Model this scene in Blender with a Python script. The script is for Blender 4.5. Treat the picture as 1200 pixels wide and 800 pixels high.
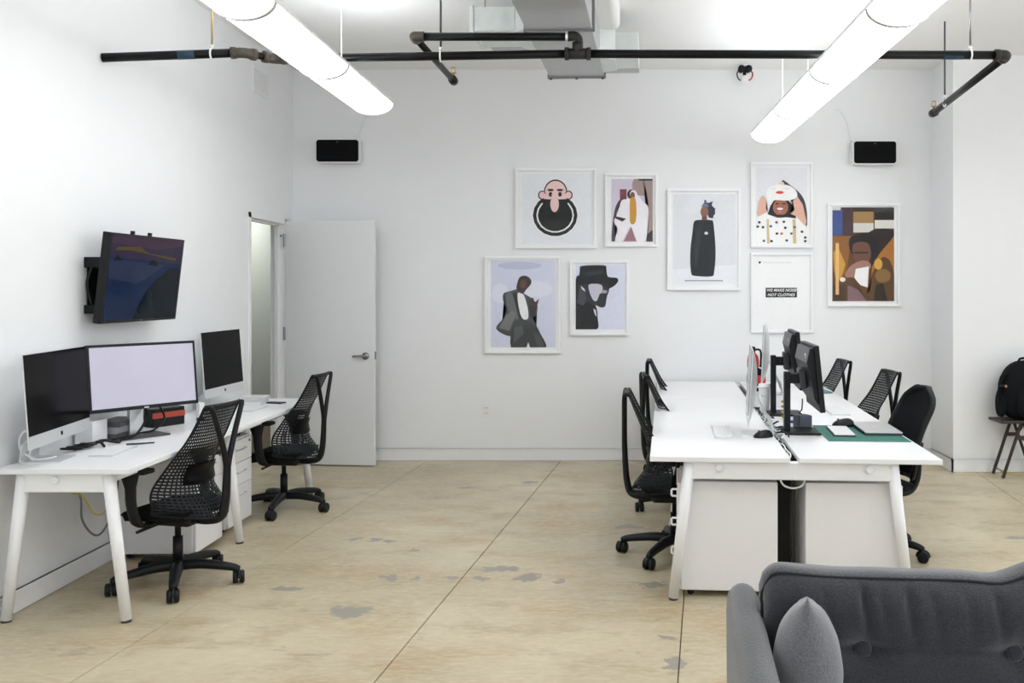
import bpy, bmesh, math, random
from mathutils import Vector, Matrix
random.seed(7)
R = math.radians
PI = math.pi

# ------------------------------------------------------------------ camera, world, light, exposure
for o in list(bpy.data.objects):
    bpy.data.objects.remove(o)
SC = bpy.context.scene
COL = SC.collection
FPX, VX, VY, CAMH = 1080.0, 712.0, 338.0, 1.61
cd = bpy.data.cameras.new('camera'); cam = bpy.data.objects.new('camera', cd); COL.objects.link(cam)
cam.location = (0, 0, CAMH); cam.rotation_euler = (PI/2, 0, 0)
cd.sensor_width = 36; cd.lens = FPX/1200*36
cd.shift_x = -(VX-600)/1200; cd.shift_y = -(400-VY)/1200
cd.clip_start = 0.05
SC.camera = cam
SC.view_settings.view_transform = 'Standard'; SC.view_settings.look = 'None'
SC.view_settings.gamma = 1; SC.view_settings.use_curve_mapping = False
SC.view_settings.exposure = 0.0
W = bpy.data.worlds.new('world'); SC.world = W; W.use_nodes = True
W.node_tree.nodes['Background'].inputs[0].default_value = (0.86, 0.93, 1.0, 1)
W.node_tree.nodes['Background'].inputs[1].default_value = 1.0

ROOM_R, REAR, BACKY, CEIL, LEFTX = 6.2, -3.6, 8.63, 3.66, -2.95
def area(name, loc, rot, sx, sy, power, color):
    l = bpy.data.lights.new(name, 'AREA'); l.shape = 'RECTANGLE'; l.size = sx; l.size_y = sy
    l.energy = power; l.color = color
    o = bpy.data.objects.new(name, l); COL.objects.link(o); o.location = loc; o.rotation_euler = rot
    return o
# daylight lamps at unseen windows, added in rear and far right walls for light
REAR_WIN = [(-2.2, 0.0), (0.6, 2.8), (3.4, 5.6)]
RIGHT_WIN = [(-2.6, -0.4), (0.4, 2.6), (3.4, 5.6)]
for a, b in REAR_WIN:
    area('added_daylight_rear', ((a+b)/2, REAR-0.16, 1.95), (PI/2, 0, 0), b-a, 2.5, 25, (0.88, 0.94, 1.0))
for a, b in RIGHT_WIN:
    area('added_daylight_right', (ROOM_R+0.16, (a+b)/2, 1.95), (PI/2, 0, PI/2), b-a, 2.5, 26, (0.90, 0.95, 1.0))
LENS_STRENGTH = 7.4
UPLIGHT_STRENGTH = 12.5

# ------------------------------------------------------------------ materials
MATS = {}
def mat(name, rgb, rough=0.5, metal=0.0, noise=0.04, scale=30, bump=0.0, emit=0.0, spec=None, stretch=None):
    if name in MATS: return MATS[name]
    m = bpy.data.materials.new(name); m.use_nodes = True; nt = m.node_tree
    b = nt.nodes['Principled BSDF']
    b.inputs['Roughness'].default_value = rough; b.inputs['Metallic'].default_value = metal
    if spec is not None: b.inputs['Specular IOR Level'].default_value = spec
    tc = nt.nodes.new('ShaderNodeTexCoord'); n = nt.nodes.new('ShaderNodeTexNoise')
    n.inputs['Scale'].default_value = scale; n.inputs['Detail'].default_value = 4
    src = tc.outputs['Object']
    if stretch:
        mp = nt.nodes.new('ShaderNodeMapping'); mp.inputs['Scale'].default_value = stretch
        nt.links.new(src, mp.inputs[0]); src = mp.outputs[0]
    nt.links.new(src, n.inputs['Vector'])
    mx = nt.nodes.new('ShaderNodeMix'); mx.data_type = 'RGBA'
    mx.inputs[6].default_value = (*[c*(1-noise) for c in rgb], 1)
    mx.inputs[7].default_value = (*[min(1, c*(1+noise)) for c in rgb], 1)
    nt.links.new(n.outputs['Fac'], mx.inputs[0]); nt.links.new(mx.outputs[2], b.inputs['Base Color'])
    if bump:
        bp = nt.nodes.new('ShaderNodeBump'); bp.inputs['Strength'].default_value = bump; bp.inputs['Distance'].default_value = 0.003
        nt.links.new(n.outputs['Fac'], bp.inputs['Height']); nt.links.new(bp.outputs[0], b.inputs['Normal'])
    if emit:
        nt.links.new(mx.outputs[2], b.inputs['Emission Color']); b.inputs['Emission Strength'].default_value = emit
    MATS[name] = m; return m

WALL = mat('wall_paint', (0.86, 0.865, 0.875), 0.55, noise=0.012, scale=6, bump=0.02)
CEILM = mat('ceiling_paint', (0.88, 0.88, 0.88), 0.8, noise=0.015, scale=5)
HALLW = mat('hall_paint', (0.62, 0.65, 0.62), 0.7, noise=0.02)
TRIM = mat('trim_paint', (0.87, 0.87, 0.88), 0.4, noise=0.01)
DOORM = mat('door_paint', (0.80, 0.81, 0.82), 0.4, noise=0.012, scale=8)
DESKW = mat('white_laminate', (0.90, 0.90, 0.91), 0.32, noise=0.01)
METW = mat('white_powdercoat', (0.91, 0.91, 0.92), 0.35, noise=0.01)
PEDW = mat('white_steel', (0.90, 0.89, 0.905), 0.4, noise=0.012)
BLK = mat('black_plastic', (0.008, 0.009, 0.010), 0.42, noise=0.2, spec=0.25)
BLKM = mat('black_elastomer', (0.007, 0.009, 0.012), 0.55, noise=0.15, spec=0.25)
BLKF = mat('black_fabric', (0.007, 0.008, 0.010), 0.9, noise=0.4, scale=300, bump=0.3, spec=0.15)
GLOSSB = mat('screen_black', (0.002, 0.002, 0.0025), 0.12, noise=0.1, spec=0.05)
PANELG = mat('monitor_grey', (0.15, 0.155, 0.16), 0.5, noise=0.1)
GREYB = mat('dark_grey_plastic', (0.05, 0.053, 0.058), 0.45, noise=0.1)
ALU = mat('aluminium', (0.74, 0.75, 0.76), 0.32, metal=0.6, noise=0.02)
CHROME = mat('chrome', (0.32, 0.32, 0.34), 0.2, metal=1.0, noise=0.03)
STEEL = mat('hinge_steel', (0.28, 0.30, 0.32), 0.35, metal=0.9, noise=0.05)
PIPE = mat('black_pipe', (0.004, 0.0045, 0.005), 0.4, noise=0.3, scale=40, spec=0.2)
IRON = mat('iron_fitting', (0.016, 0.015, 0.014), 0.5, metal=0.1, noise=0.4, scale=60)
RUST = mat('worn_iron_fitting', (0.075, 0.062, 0.05), 0.5, metal=0.3, noise=0.4, scale=60)
BLUE = mat('blue_tape', (0.008, 0.04, 0.075), 0.5)
BRASS = mat('brass', (0.55, 0.42, 0.2), 0.35, metal=0.8)
GALV = mat('galvanised_steel', (0.50, 0.51, 0.52), 0.42, metal=0.55, noise=0.12, scale=14, stretch=(1, 8, 1))
GALVL = mat('galvanised_bright', (0.72, 0.76, 0.75), 0.4, metal=0.3, noise=0.1, scale=10)
WPLAST = mat('white_plastic', (0.84, 0.84, 0.84), 0.35, noise=0.01)
GRILLE = mat('speaker_grille', (0.004, 0.004, 0.005), 0.7, noise=0.3, scale=400, spec=0.1)
SOFA = mat('sofa_fabric', (0.050, 0.052, 0.061), 0.95, noise=0.85, scale=170, bump=0.7, spec=0.2, stretch=(1, 1, 2.2))
PILW = mat('pillow_fabric', (0.19, 0.193, 0.21), 0.95, noise=0.6, scale=200, bump=0.35, spec=0.2)
for m_ in (SOFA, PILW):
    m_.node_tree.nodes['Principled BSDF'].inputs['Sheen Weight'].default_value = .6
PIPING = mat('sofa_piping', (0.022, 0.023, 0.027), 0.9)
DWOOD = mat('dark_wood', (0.03, 0.018, 0.012), 0.45, noise=0.4, scale=20, stretch=(6, 6, 1))
YELL = mat('yellow_plastic', (0.42, 0.32, 0.05), 0.45)
REDM = mat('red_paint', (0.42, 0.02, 0.02), 0.35)
GREENM = mat('green_mat', (0.02, 0.15, 0.115), 0.6, noise=0.15)
GREYC = mat('grey_cable', (0.16, 0.16, 0.18), 0.5)
LAV = mat('screen_lavender', (0.36, 0.345, 0.42), 0.3, noise=0.1, scale=2.2, emit=0.55)

def lens_mat(name, strength):
    m = bpy.data.materials.new(name); m.use_nodes = True; nt = m.node_tree
    b = nt.nodes['Principled BSDF']; b.inputs['Base Color'].default_value = (0.9, 0.9, 0.9, 1)
    n = nt.nodes.new('ShaderNodeTexNoise'); n.inputs['Scale'].default_value = 3
    mx = nt.nodes.new('ShaderNodeMix'); mx.data_type = 'RGBA'
    mx.inputs[6].default_value = (0.94, 0.97, 1, 1); mx.inputs[7].default_value = (0.96, 0.985, 1, 1)
    nt.links.new(n.outputs['Fac'], mx.inputs[0]); nt.links.new(mx.outputs[2], b.inputs['Emission Color'])
    b.inputs['Emission Strength'].default_value = strength
    return m
LENS = lens_mat('lit_diffuser', LENS_STRENGTH)
UPL = lens_mat('lit_uplight_strip', UPLIGHT_STRENGTH)

def glass_mat():
    m = bpy.data.materials.new('picture_glass'); m.use_nodes = True; nt = m.node_tree
    nt.nodes.remove(nt.nodes['Principled BSDF'])
    t = nt.nodes.new('ShaderNodeBsdfTransparent'); g = nt.nodes.new('ShaderNodeBsdfGlossy'); g.inputs['Roughness'].default_value = 0.03
    lw = nt.nodes.new('ShaderNodeFresnel'); lw.inputs[0].default_value = 1.12
    mx = nt.nodes.new('ShaderNodeMixShader')
    nt.links.new(lw.outputs[0], mx.inputs[0]); nt.links.new(t.outputs[0], mx.inputs[1]); nt.links.new(g.outputs[0], mx.inputs[2])
    nt.links.new(mx.outputs[0], nt.nodes['Material Output'].inputs[0]); return m
GLASS = glass_mat()

STAINS = [(-1.28,4.6,.102,.085),(-.62,5.29,.108,.05),(-.44,5.13,.07,.07),(-1.22,5.13,.047,.053),(-1.49,5.91,.049,.05),(-1.39,5.87,.038,.045),
          (-1.63,5.93,.044,.05),(-1.19,5.68,.032,.05),(-.27,5.08,.026,.045),(-1.15,7.46,.076,.05),(-.64,7.66,.071,.05),(.14,6.23,.10,.06),
          (.29,3.95,.044,.06),(.25,5.01,.07,.05),(-1.05,5.13,.03,.03),(-.86,5.14,.05,.03),(.27,4.24,.035,.035),(-1.72,4.94,.09,.04),(2.75,5.95,.18,.05),(-.70,5.12,.03,.04)]
def concrete():
    m = bpy.data.materials.new('concrete'); m.use_nodes = True; nt = m.node_tree; N = nt.nodes; L = nt.links
    b = N['Principled BSDF']; g = N.new('ShaderNodeNewGeometry'); P = g.outputs['Position']
    def noise(scale, detail=5, stretch=None, rough=0.55, off=0):
        n = N.new('ShaderNodeTexNoise'); n.inputs['Scale'].default_value = scale; n.inputs['Detail'].default_value = detail; n.inputs['Roughness'].default_value = rough
        mp = N.new('ShaderNodeMapping'); mp.inputs['Scale'].default_value = stretch or (1, 1, 1); mp.inputs['Location'].default_value = (off, off*1.7, 0)
        L.new(P, mp.inputs[0]); L.new(mp.outputs[0], n.inputs['Vector']); return n.outputs['Fac']
    def ramp(f, a, bb):
        r = N.new('ShaderNodeMapRange'); r.inputs[1].default_value = a; r.inputs[2].default_value = bb; L.new(f, r.inputs[0]); return r.outputs[0]
    def mix(f, c1, c2, amt=1.0):
        mx = N.new('ShaderNodeMix'); mx.data_type = 'RGBA'
        for i, c in ((6, c1), (7, c2)):
            if isinstance(c, tuple): mx.inputs[i].default_value = (*c, 1)
            else: L.new(c, mx.inputs[i])
        if amt != 1.0:
            ml = N.new('ShaderNodeMath'); ml.operation = 'MULTIPLY'; ml.inputs[1].default_value = amt; L.new(f, ml.inputs[0]); f = ml.outputs[0]
        L.new(f, mx.inputs[0]); return mx.outputs[2]
    base = mix(ramp(noise(0.9, 6), .35, .65), (0.45, 0.375, 0.24), (0.62, 0.54, 0.38))
    base = mix(ramp(noise(2.6, 6, (1, 1.6, 1), off=3), .5, .72), base, (0.38, 0.30, 0.165), .85)
    base = mix(ramp(noise(1.3, 6, (1, 2, 1), off=9), .53, .68), base, (0.42, 0.28, 0.12), .6)
    base = mix(ramp(noise(5, 7, (1, 3.2, 1), .65, off=5), .58, .70), base, (0.30, 0.255, 0.17), .6)
    base = mix(ramp(noise(3.4, 7, (1, 1.4, 1), .7, off=14), .63, .68), base, (0.27, 0.235, 0.17), .6)
    base = mix(ramp(noise(16, 6, (1, 2.5, 1), .65, off=21), .44, .74), base, (0.70, 0.63, 0.48), .6)
    wn = N.new('ShaderNodeTexNoise'); wn.inputs['Scale'].default_value = 14; wn.inputs['Detail'].default_value = 4; L.new(P, wn.inputs['Vector'])
    sub = N.new('ShaderNodeVectorMath'); sub.operation = 'SUBTRACT'; sub.inputs[1].default_value = (.5, .5, .5); L.new(wn.outputs['Color'], sub.inputs[0])
    sc = N.new('ShaderNodeVectorMath'); sc.operation = 'SCALE'; sc.inputs['Scale'].default_value = .16; L.new(sub.outputs[0], sc.inputs[0])
    ad = N.new('ShaderNodeVectorMath'); ad.operation = 'ADD'; L.new(P, ad.inputs[0]); L.new(sc.outputs[0], ad.inputs[1])
    acc = None
    for (x, y, rx, ry) in STAINS:
        mp = N.new('ShaderNodeMapping'); mp.vector_type = 'POINT'
        mp.inputs['Location'].default_value = (-x/rx, -y/ry, 0); mp.inputs['Scale'].default_value = (1/rx, 1/ry, 0)
        L.new(ad.outputs[0], mp.inputs[0])
        ln = N.new('ShaderNodeVectorMath'); ln.operation = 'LENGTH'; L.new(mp.outputs[0], ln.inputs[0])
        r = N.new('ShaderNodeMapRange'); r.inputs[1].default_value = 1.1; r.inputs[2].default_value = .85; L.new(ln.outputs['Value'], r.inputs[0])
        if acc is None: acc = r.outputs[0]
        else:
            mxx = N.new('ShaderNodeMath'); mxx.operation = 'MAXIMUM'; L.new(acc, mxx.inputs[0]); L.new(r.outputs[0], mxx.inputs[1]); acc = mxx.outputs[0]
    base = mix(acc, base, (0.285, 0.262, 0.225), .85)
    L.new(base, b.inputs['Base Color'])
    rr = N.new('ShaderNodeMapRange'); rr.inputs[3].default_value = .28; rr.inputs[4].default_value = .5; L.new(noise(3, 5), rr.inputs[0]); L.new(rr.outputs[0], b.inputs['Roughness'])
    bp = N.new('ShaderNodeBump'); bp.inputs['Strength'].default_value = .05; bp.inputs['Distance'].default_value = .01
    L.new(noise(8, 6), bp.inputs['Height']); L.new(bp.outputs[0], b.inputs['Normal'])
    return m
CONC = concrete()
JOINT = mat('joint_dirt', (0.16, 0.125, 0.085), 0.9, noise=0.3)

# ------------------------------------------------------------------ mesh helpers
def link(o, parent=None):
    COL.objects.link(o)
    if parent is not None: o.parent = parent
    return o
def empty(name, loc=(0, 0, 0), rz=0.0, label=None, cat=None, group=None):
    o = bpy.data.objects.new(name, None); o.empty_display_size = .05; link(o)
    o.location = loc; o.rotation_euler = (0, 0, rz)
    tag(o, label, cat, group); return o
def tag(o, label=None, cat=None, group=None, kind=None):
    if label: o['label'] = label
    if cat: o['category'] = cat
    if group: o['group'] = group
    if kind: o['kind'] = kind
    return o
def obj(name, bm, m, parent=None, smooth=False, loc=None, rot=None):
    me = bpy.data.meshes.new(name)
    bmesh.ops.recalc_face_normals(bm, faces=bm.faces)
    bm.to_mesh(me); bm.free()
    for x in (m if isinstance(m, (list, tuple)) else [m]): me.materials.append(x)
    if smooth:
        for p in me.polygons: p.use_smooth = True
    o = bpy.data.objects.new(name, me); link(o, parent)
    if loc: o.location = loc
    if rot: o.rotation_euler = rot
    return o
def struct(name, bm, m, parent=None, smooth=False):
    o = obj(name, bm, m, parent, smooth)
    if parent is None: o['kind'] = 'structure'
    return o
def nb(): return bmesh.new()
def box(bm, x0, x1, y0, y1, z0, z1, bev=0.0, seg=2, mtx=None, mi=0):
    r = bmesh.ops.create_cube(bm, size=1)
    vs = r['verts']
    for v in vs:
        v.co = Vector(((x0+x1)/2+v.co.x*(x1-x0), (y0+y1)/2+v.co.y*(y1-y0), (z0+z1)/2+v.co.z*(z1-z0)))
    fs = set(f for v in vs for f in v.link_faces)
    if bev > 0:
        es = list(set(e for v in vs for e in v.link_edges))
        rr = bmesh.ops.bevel(bm, geom=es, offset=bev, segments=seg, affect='EDGES', profile=.5)
        vs = list(set(rr['verts']) | set(v for f in rr['faces'] for v in f.verts) | set(v for v in vs if v.is_valid))
        fs = set(f for v in vs for f in v.link_faces)
    if mtx is not None:
        for v in vs: v.co = mtx @ v.co
    if mi:
        for f in fs: f.material_index = mi
    return bm
def bx(*a, **k): return box(nb(), *a, **k)
def cyl(bm, p0, p1, r0, r1=None, n=16, caps=True):
    p0 = Vector(p0); p1 = Vector(p1); r1 = r0 if r1 is None else r1
    d = (p1-p0).normalized(); a = Vector((0, 0, 1)) if abs(d.z) < .9 else Vector((1, 0, 0))
    u = d.cross(a).normalized(); w = d.cross(u)
    A = [bm.verts.new(p0+(u*math.cos(2*PI*i/n)+w*math.sin(2*PI*i/n))*r0) for i in range(n)]
    B = [bm.verts.new(p1+(u*math.cos(2*PI*i/n)+w*math.sin(2*PI*i/n))*r1) for i in range(n)]
    for i in range(n): bm.faces.new((A[i], A[(i+1) % n], B[(i+1) % n], B[i]))
    if caps: bm.faces.new(A[::-1]); bm.faces.new(B)
    return bm
def cy(*a, **k): return cyl(nb(), *a, **k)
def catmull(pts, sub=6, closed=False):
    pts = [Vector(p) for p in pts]; out = []; n = len(pts)
    rng = range(n if closed else n-1)
    for i in rng:
        g = lambda k: pts[k % n] if closed else pts[max(0, min(n-1, k))]
        p0, p1, p2, p3 = g(i-1), g(i), g(i+1), g(i+2)
        for s in range(sub):
            t = s/sub
            out.append(.5*((2*p1)+(-p0+p2)*t+(2*p0-5*p1+4*p2-p3)*t*t+(-p0+3*p1-3*p2+p3)*t**3))
    if not closed: out.append(pts[-1])
    return out
def tube(bm, pts, r, n=8, sub=6, flat=1.0, radii=None, smooth_path=True, closed=False, up=None):
    path = catmull(pts, sub, closed) if smooth_path else [Vector(p) for p in pts]
    m = len(path)
    if radii:
        rs = []
        k = len(radii)-1
        for i in range(m):
            t = i/(m-1)*k; j = min(int(t), k-1); rs.append(radii[j]*(1-(t-j))+radii[j+1]*(t-j))
    else: rs = [r]*m
    rings = []; prev = None
    for i, p in enumerate(path):
        if closed: d = path[(i+1) % m]-path[i-1]
        else: d = path[min(m-1, i+1)]-path[max(0, i-1)]
        d = d.normalized() if d.length > 1e-9 else Vector((0, 0, 1))
        if prev is None:
            a = Vector(up) if up else (Vector((0, 0, 1)) if abs(d.z) < .9 else Vector((0, 1, 0)))
            u = (a-d*a.dot(d)).normalized()
        else:
            u = (prev-d*prev.dot(d)).normalized()
        prev = u; w = d.cross(u)
        rings.append([bm.verts.new(p+(u*math.cos(2*PI*q/n)+w*math.sin(2*PI*q/n)*flat)*rs[i]) for q in range(n)])
    rg = range(m if closed else m-1)
    for i in rg:
        A = rings[i]; B = rings[(i+1) % m]
        for q in range(n): bm.faces.new((A[q], A[(q+1) % n], B[(q+1) % n], B[q]))
    if not closed: bm.faces.new(rings[0][::-1]); bm.faces.new(rings[-1])
    return bm
def tb(*a, **k): return tube(nb(), *a, **k)
def lathe(bm, prof, n=24, center=(0, 0, 0)):
    c = Vector(center); rings = []
    for r, z in prof:
        rings.append([bm.verts.new(c+Vector((r*math.cos(2*PI*i/n), r*math.sin(2*PI*i/n), z))) for i in range(n)])
    for A, B in zip(rings, rings[1:]):
        for i in range(n): bm.faces.new((A[i], A[(i+1) % n], B[(i+1) % n], B[i]))
    bm.faces.new(rings[0][::-1]); bm.faces.new(rings[-1]); return bm
def prism(bm, poly, axis, a, b, mtx=None):
    """extrude a 2-D outline along axis 0/1/2 from a to b"""
    def mk(p, t):
        c = [0, 0, 0]; idx = [i for i in range(3) if i != axis]
        c[axis] = t; c[idx[0]] = p[0]; c[idx[1]] = p[1]
        v = Vector(c); return bm.verts.new(mtx @ v if mtx else v)
    A = [mk(p, a) for p in poly]; B = [mk(p, b) for p in poly]; n = len(poly)
    for i in range(n): bm.faces.new((A[i], A[(i+1) % n], B[(i+1) % n], B[i]))
    bm.faces.new(A[::-1]); bm.faces.new(B); return bm
def copy_tree(o, parent=None):
    c = o.copy(); COL.objects.link(c); c.parent = parent
    for ch in o.children: copy_tree(ch, c)
    return c
def rrect(w, h, r, n=5, cx=0, cy_=0):
    pts = []
    for sx, sy, a0 in ((1, 1, 0), (-1, 1, 90), (-1, -1, 180), (1, -1, 270)):
        for i in range(n+1):
            a = R(a0+90*i/n); pts.append((cx+sx*(w/2-r)+r*math.cos(a), cy_+sy*(h/2-r)+r*math.sin(a)))
    return pts

# ------------------------------------------------------------------ the setting
# floor: concrete slabs, saw-cut joints turned about six degrees against the walls
fl = struct('floor', bx(-4.4, ROOM_R+.2, REAR-.2, 12.0, -.12, -.012), JOINT)
GA = R(6.08); gx = Vector((math.cos(GA), -math.sin(GA), 0)); gy = Vector((math.sin(GA), math.cos(GA), 0))
G0 = Vector((-.444, 8.565, 0)) + gy*(-1.27); SL = 1.235; gap = .0024
def clip(poly, ax, val, keep_less):
    out = []
    for i in range(len(poly)):
        p, q = poly[i], poly[(i+1) % len(poly)]
        fp = (p[ax] <= val) == keep_less or abs(p[ax]-val) < 1e-9; fq = (q[ax] <= val) == keep_less or abs(q[ax]-val) < 1e-9
        if fp: out.append(p)
        if fp != fq:
            t = (val-p[ax])/(q[ax]-p[ax]); out.append(p.lerp(q, t))
    return out
for i in range(-5, 8):
    for j in range(-11, 4):
        c = [G0+gx*(i*SL+a)+gy*(j*SL+b) for a, b in ((gap, gap*.6), (SL-gap, gap*.6), (SL-gap, SL-gap*.6), (gap, SL-gap*.6))]
        for ax, v, k in ((0, -4.3, False), (0, ROOM_R, True), (1, REAR, False), (1, BACKY, True)):
            c = clip(c, ax, v, k)
            if len(c) < 3: break
        if len(c) < 3: continue
        ar = abs(sum(c[q].x*c[(q+1) % len(c)].y-c[(q+1) % len(c)].x*c[q].y for q in range(len(c))))/2
        if ar < .003: continue
        bm = nb(); cen = sum(c, Vector())/len(c)
        bot = [bm.verts.new((p.x, p.y, -.012)) for p in c]; mid = [bm.verts.new((p.x, p.y, -.002)) for p in c]
        top = [bm.verts.new((p.x+(cen.x-p.x)*.003, p.y+(cen.y-p.y)*.003, 0)) for p in c]; n = len(c)
        for q in range(n):
            bm.faces.new((bot[q], bot[(q+1) % n], mid[(q+1) % n], mid[q])); bm.faces.new((mid[q], mid[(q+1) % n], top[(q+1) % n], top[q]))
        bm.faces.new(top); obj('slab', bm, CONC, fl)

struct('ceiling', bx(-4.4, ROOM_R+.2, REAR-.2, BACKY+.12, CEIL, CEIL+.1), CEILM)
DY0, DY1, DH = 7.60, 8.42, 2.21
bm = nb()
box(bm, LEFTX-.12, LEFTX, REAR, DY0, 0, CEIL); box(bm, LEFTX-.12, LEFTX, DY1, BACKY, 0, CEIL); box(bm, LEFTX-.12, LEFTX, DY0, DY1, DH, CEIL)
struct('wall_left', bm, WALL)
struct('wall_back', bx(LEFTX-.12, ROOM_R, BACKY, BACKY+.12, 0, CEIL), WALL)
PIERX, PIERY = 3.032, 8.09
struct('wall_pier', bx(PIERX, ROOM_R, PIERY, BACKY, 0, CEIL, bev=.004), WALL)
def window_wall(name, horizontal, pos, lo, hi, wins, m):
    bm = nb(); z0, z1 = .7, 3.2
    edges = [lo]+[v for w in wins for v in w]+[hi]
    def b(a, c, za, zb):
        if horizontal: box(bm, a, c, pos-.12, pos, za, zb)
        else: box(bm, pos, pos+.12, a, c, za, zb)
    for a, c in zip(edges[0::2], edges[1::2]): b(a, c, 0, CEIL)
    for a, c in wins: b(a, c, 0, z0); b(a, c, z1, CEIL)
    struct(name, bm, m)
window_wall('wall_rear', True, REAR, LEFTX, ROOM_R, REAR_WIN, WALL)
window_wall('wall_right', False, ROOM_R, REAR, BACKY, RIGHT_WIN, WALL)
k = 1
for wins, hz in ((REAR_WIN, True), (RIGHT_WIN, False)):
    for a, c in wins:
        bm = nb()
        for q in range(4):
            t = a+(c-a)*q/3
            if hz: box(bm, t-.025, t+.025, REAR-.09, REAR-.03, .7, 3.2)
            else: box(bm, ROOM_R+.03, ROOM_R+.09, t-.025, t+.025, .7, 3.2)
        for z in (.72, 1.95, 3.18):
            if hz: box(bm, a, c, REAR-.085, REAR-.035, z-.02, z+.02)
            else: box(bm, ROOM_R+.035, ROOM_R+.085, a, c, z-.02, z+.02)
        struct('added_window_%d' % k, bm, TRIM); k += 1  # out-of-view windows, added to give the room light a source
# hall beyond the door
bm = nb(); box(bm, -4.25, -4.13, 6.0, 12.0, 0, 2.8); box(bm, -4.25, LEFTX-.12, 11.9, 12.0, 0, 2.8); box(bm, -4.25, LEFTX-.12, 5.9, 6.0, 0, 2.8)
box(bm, LEFTX-.12, LEFTX, BACKY+.12, 12, 0, 2.8)
struct('wall_hall', bm, HALLW)
struct('ceiling_hall', bx(-4.25, LEFTX-.12, 5.9, 12, 2.8, 2.88), CEILM)
area('hall_fill_light', (-3.6, 10.6, 2.78), (0, 0, 0), .3, 1.2, 18, (1, .98, .94))  # hidden light added to brighten the hall wall
# baseboards
def baseboard(name, segs, horiz_front):
    bm = nb()
    for s in segs: box(bm, *s)
    return struct(name, bm, TRIM)
BH = .112
baseboard('baseboard_left', [(LEFTX, LEFTX+.014, REAR, DY0-.06, 0.003, BH), (LEFTX, LEFTX+.020, REAR, DY0-.06, BH-.014, BH)], 0)
baseboard('baseboard_back', [(LEFTX+.0, PIERX, BACKY-.014, BACKY, 0.003, BH), (LEFTX, PIERX, BACKY-.020, BACKY, BH-.014, BH)], 0)
baseboard('baseboard_pier', [(PIERX-.014, PIERX, PIERY-.014, BACKY, 0.003, BH), (PIERX-.014, ROOM_R, PIERY-.014, PIERY, 0.003, BH),
                             (PIERX-.02, PIERX, PIERY-.02, BACKY, BH-.014, BH), (PIERX-.02, ROOM_R, PIERY-.02, PIERY, BH-.014, BH)], 0)
# door frame and the open door leaf
bm = nb()
box(bm, LEFTX-.125, LEFTX+.008, DY0-.03, DY0+.012, 0, DH+.03); box(bm, LEFTX-.125, LEFTX+.008, DY1-.012, DY1+.03, 0, DH+.03)
box(bm, LEFTX-.125, LEFTX+.008, DY0-.03, DY1+.03, DH-.012, DH+.03)
box(bm, LEFTX-.085, LEFTX-.05, DY1-.03, DY1-.012, 0, DH-.012); box(bm, LEFTX-.085, LEFTX-.05, DY0+.012, DY0+.03, 0, DH-.012); box(bm, LEFTX-.085, LEFTX-.05, DY0, DY1, DH-.03, DH-.012)
tr = struct('trim_1', bm, TRIM)
obj('strike_plate', bx(LEFTX-.01, LEFTX+.0095, DY0+.010, DY0+.014, .90, 1.0), STEEL, tr)
obj('frame_bumper', cy((LEFTX-.03, DY1-.013, DH-.12), (LEFTX-.03, DY1-.017, DH-.12), .008), GREYB, tr)
dl = struct('door_1', bx(0, .835, -.022, .022, .012, 2.225, bev=.002), DOORM)
dl.location = (-2.938, 8.425, 0); dl.rotation_euler = (0, 0, -math.atan2(.075, .835))
for z in (.25, 1.2, 2.05):
    hb = bx(-.012, .004, -.030, -.018, z-.055, z+.055, bev=.002); cyl(hb, (-.006, -.028, z-.06), (-.006, -.028, z+.06), .008, n=10)
    obj('hinge', hb, STEEL, dl)
hb = cy((.755, -.022, 1.0), (.755, -.034, 1.0), .033, n=24); cyl(hb, (.755, -.034, 1.0), (.755, -.06, 1.0), .012)
tube(hb, [(.755, -.058, 1.0), (.72, -.062, 1.002), (.68, -.06, 1.0), (.645, -.056, .996)], .010, n=10)
obj('lever_handle', hb, CHROME, dl, True)
hb = cy((.755, .022, 1.0), (.755, .034, 1.0), .033, n=24); tube(hb, [(.755, .058, 1.0), (.72, .062, 1.002), (.645, .056, .996)], .010, n=10); cyl(hb, (.755, .03, 1.0), (.755, .06, 1.0), .012)
obj('lever_handle', hb, CHROME, dl, True)
obj('latch', bx(.834, .842, -.012, .012, .97, 1.04, bev=.002), CHROME, dl)
# air grille painted into the left wall, socket on the back wall
v = empty('wall_vent', (LEFTX, 7.82, 3.36), 0, 'white louvred air grille high on wall above the open door', 'vent')
obj('backing', bx(0, .004, -.16, .16, -.10, .10), TRIM, v)
bm = nb(); box(bm, 0, .012, -.17, -.15, -.11, .11); box(bm, 0, .012, .15, .17, -.11, .11); box(bm, 0, .012, -.15, .15, .09, .11); box(bm, 0, .012, -.15, .15, -.11, -.09)
obj('frame', bm, TRIM, v)
for i in range(9):
    z = -.08+i*.02
    obj('slat', prism(nb(), [(0.003, z-.004), (0.011, z-.010), (0.012, z-.008), (0.004, z-.002)], 1, -.15, .15), TRIM, v)
v = empty('wall_socket', (-1.135, BACKY, .472), 0, 'white double power socket low on the back wall', 'socket')
obj('cover_plate', bx(-.038, .038, -.006, 0, -.062, .062, bev=.002), WPLAST, v)
for z in (-.024, .024):
    s = obj('receptacle', bx(-.02, .02, -.009, -.004, z-.017, z+.017, bev=.003), WPLAST, v)
    obj('slot', box(bx(-.009, -.006, -.0095, -.008, z-.007, z+.007), .006, .009, -.0095, -.008, z-.007, z+.007), GREYB, s)

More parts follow.
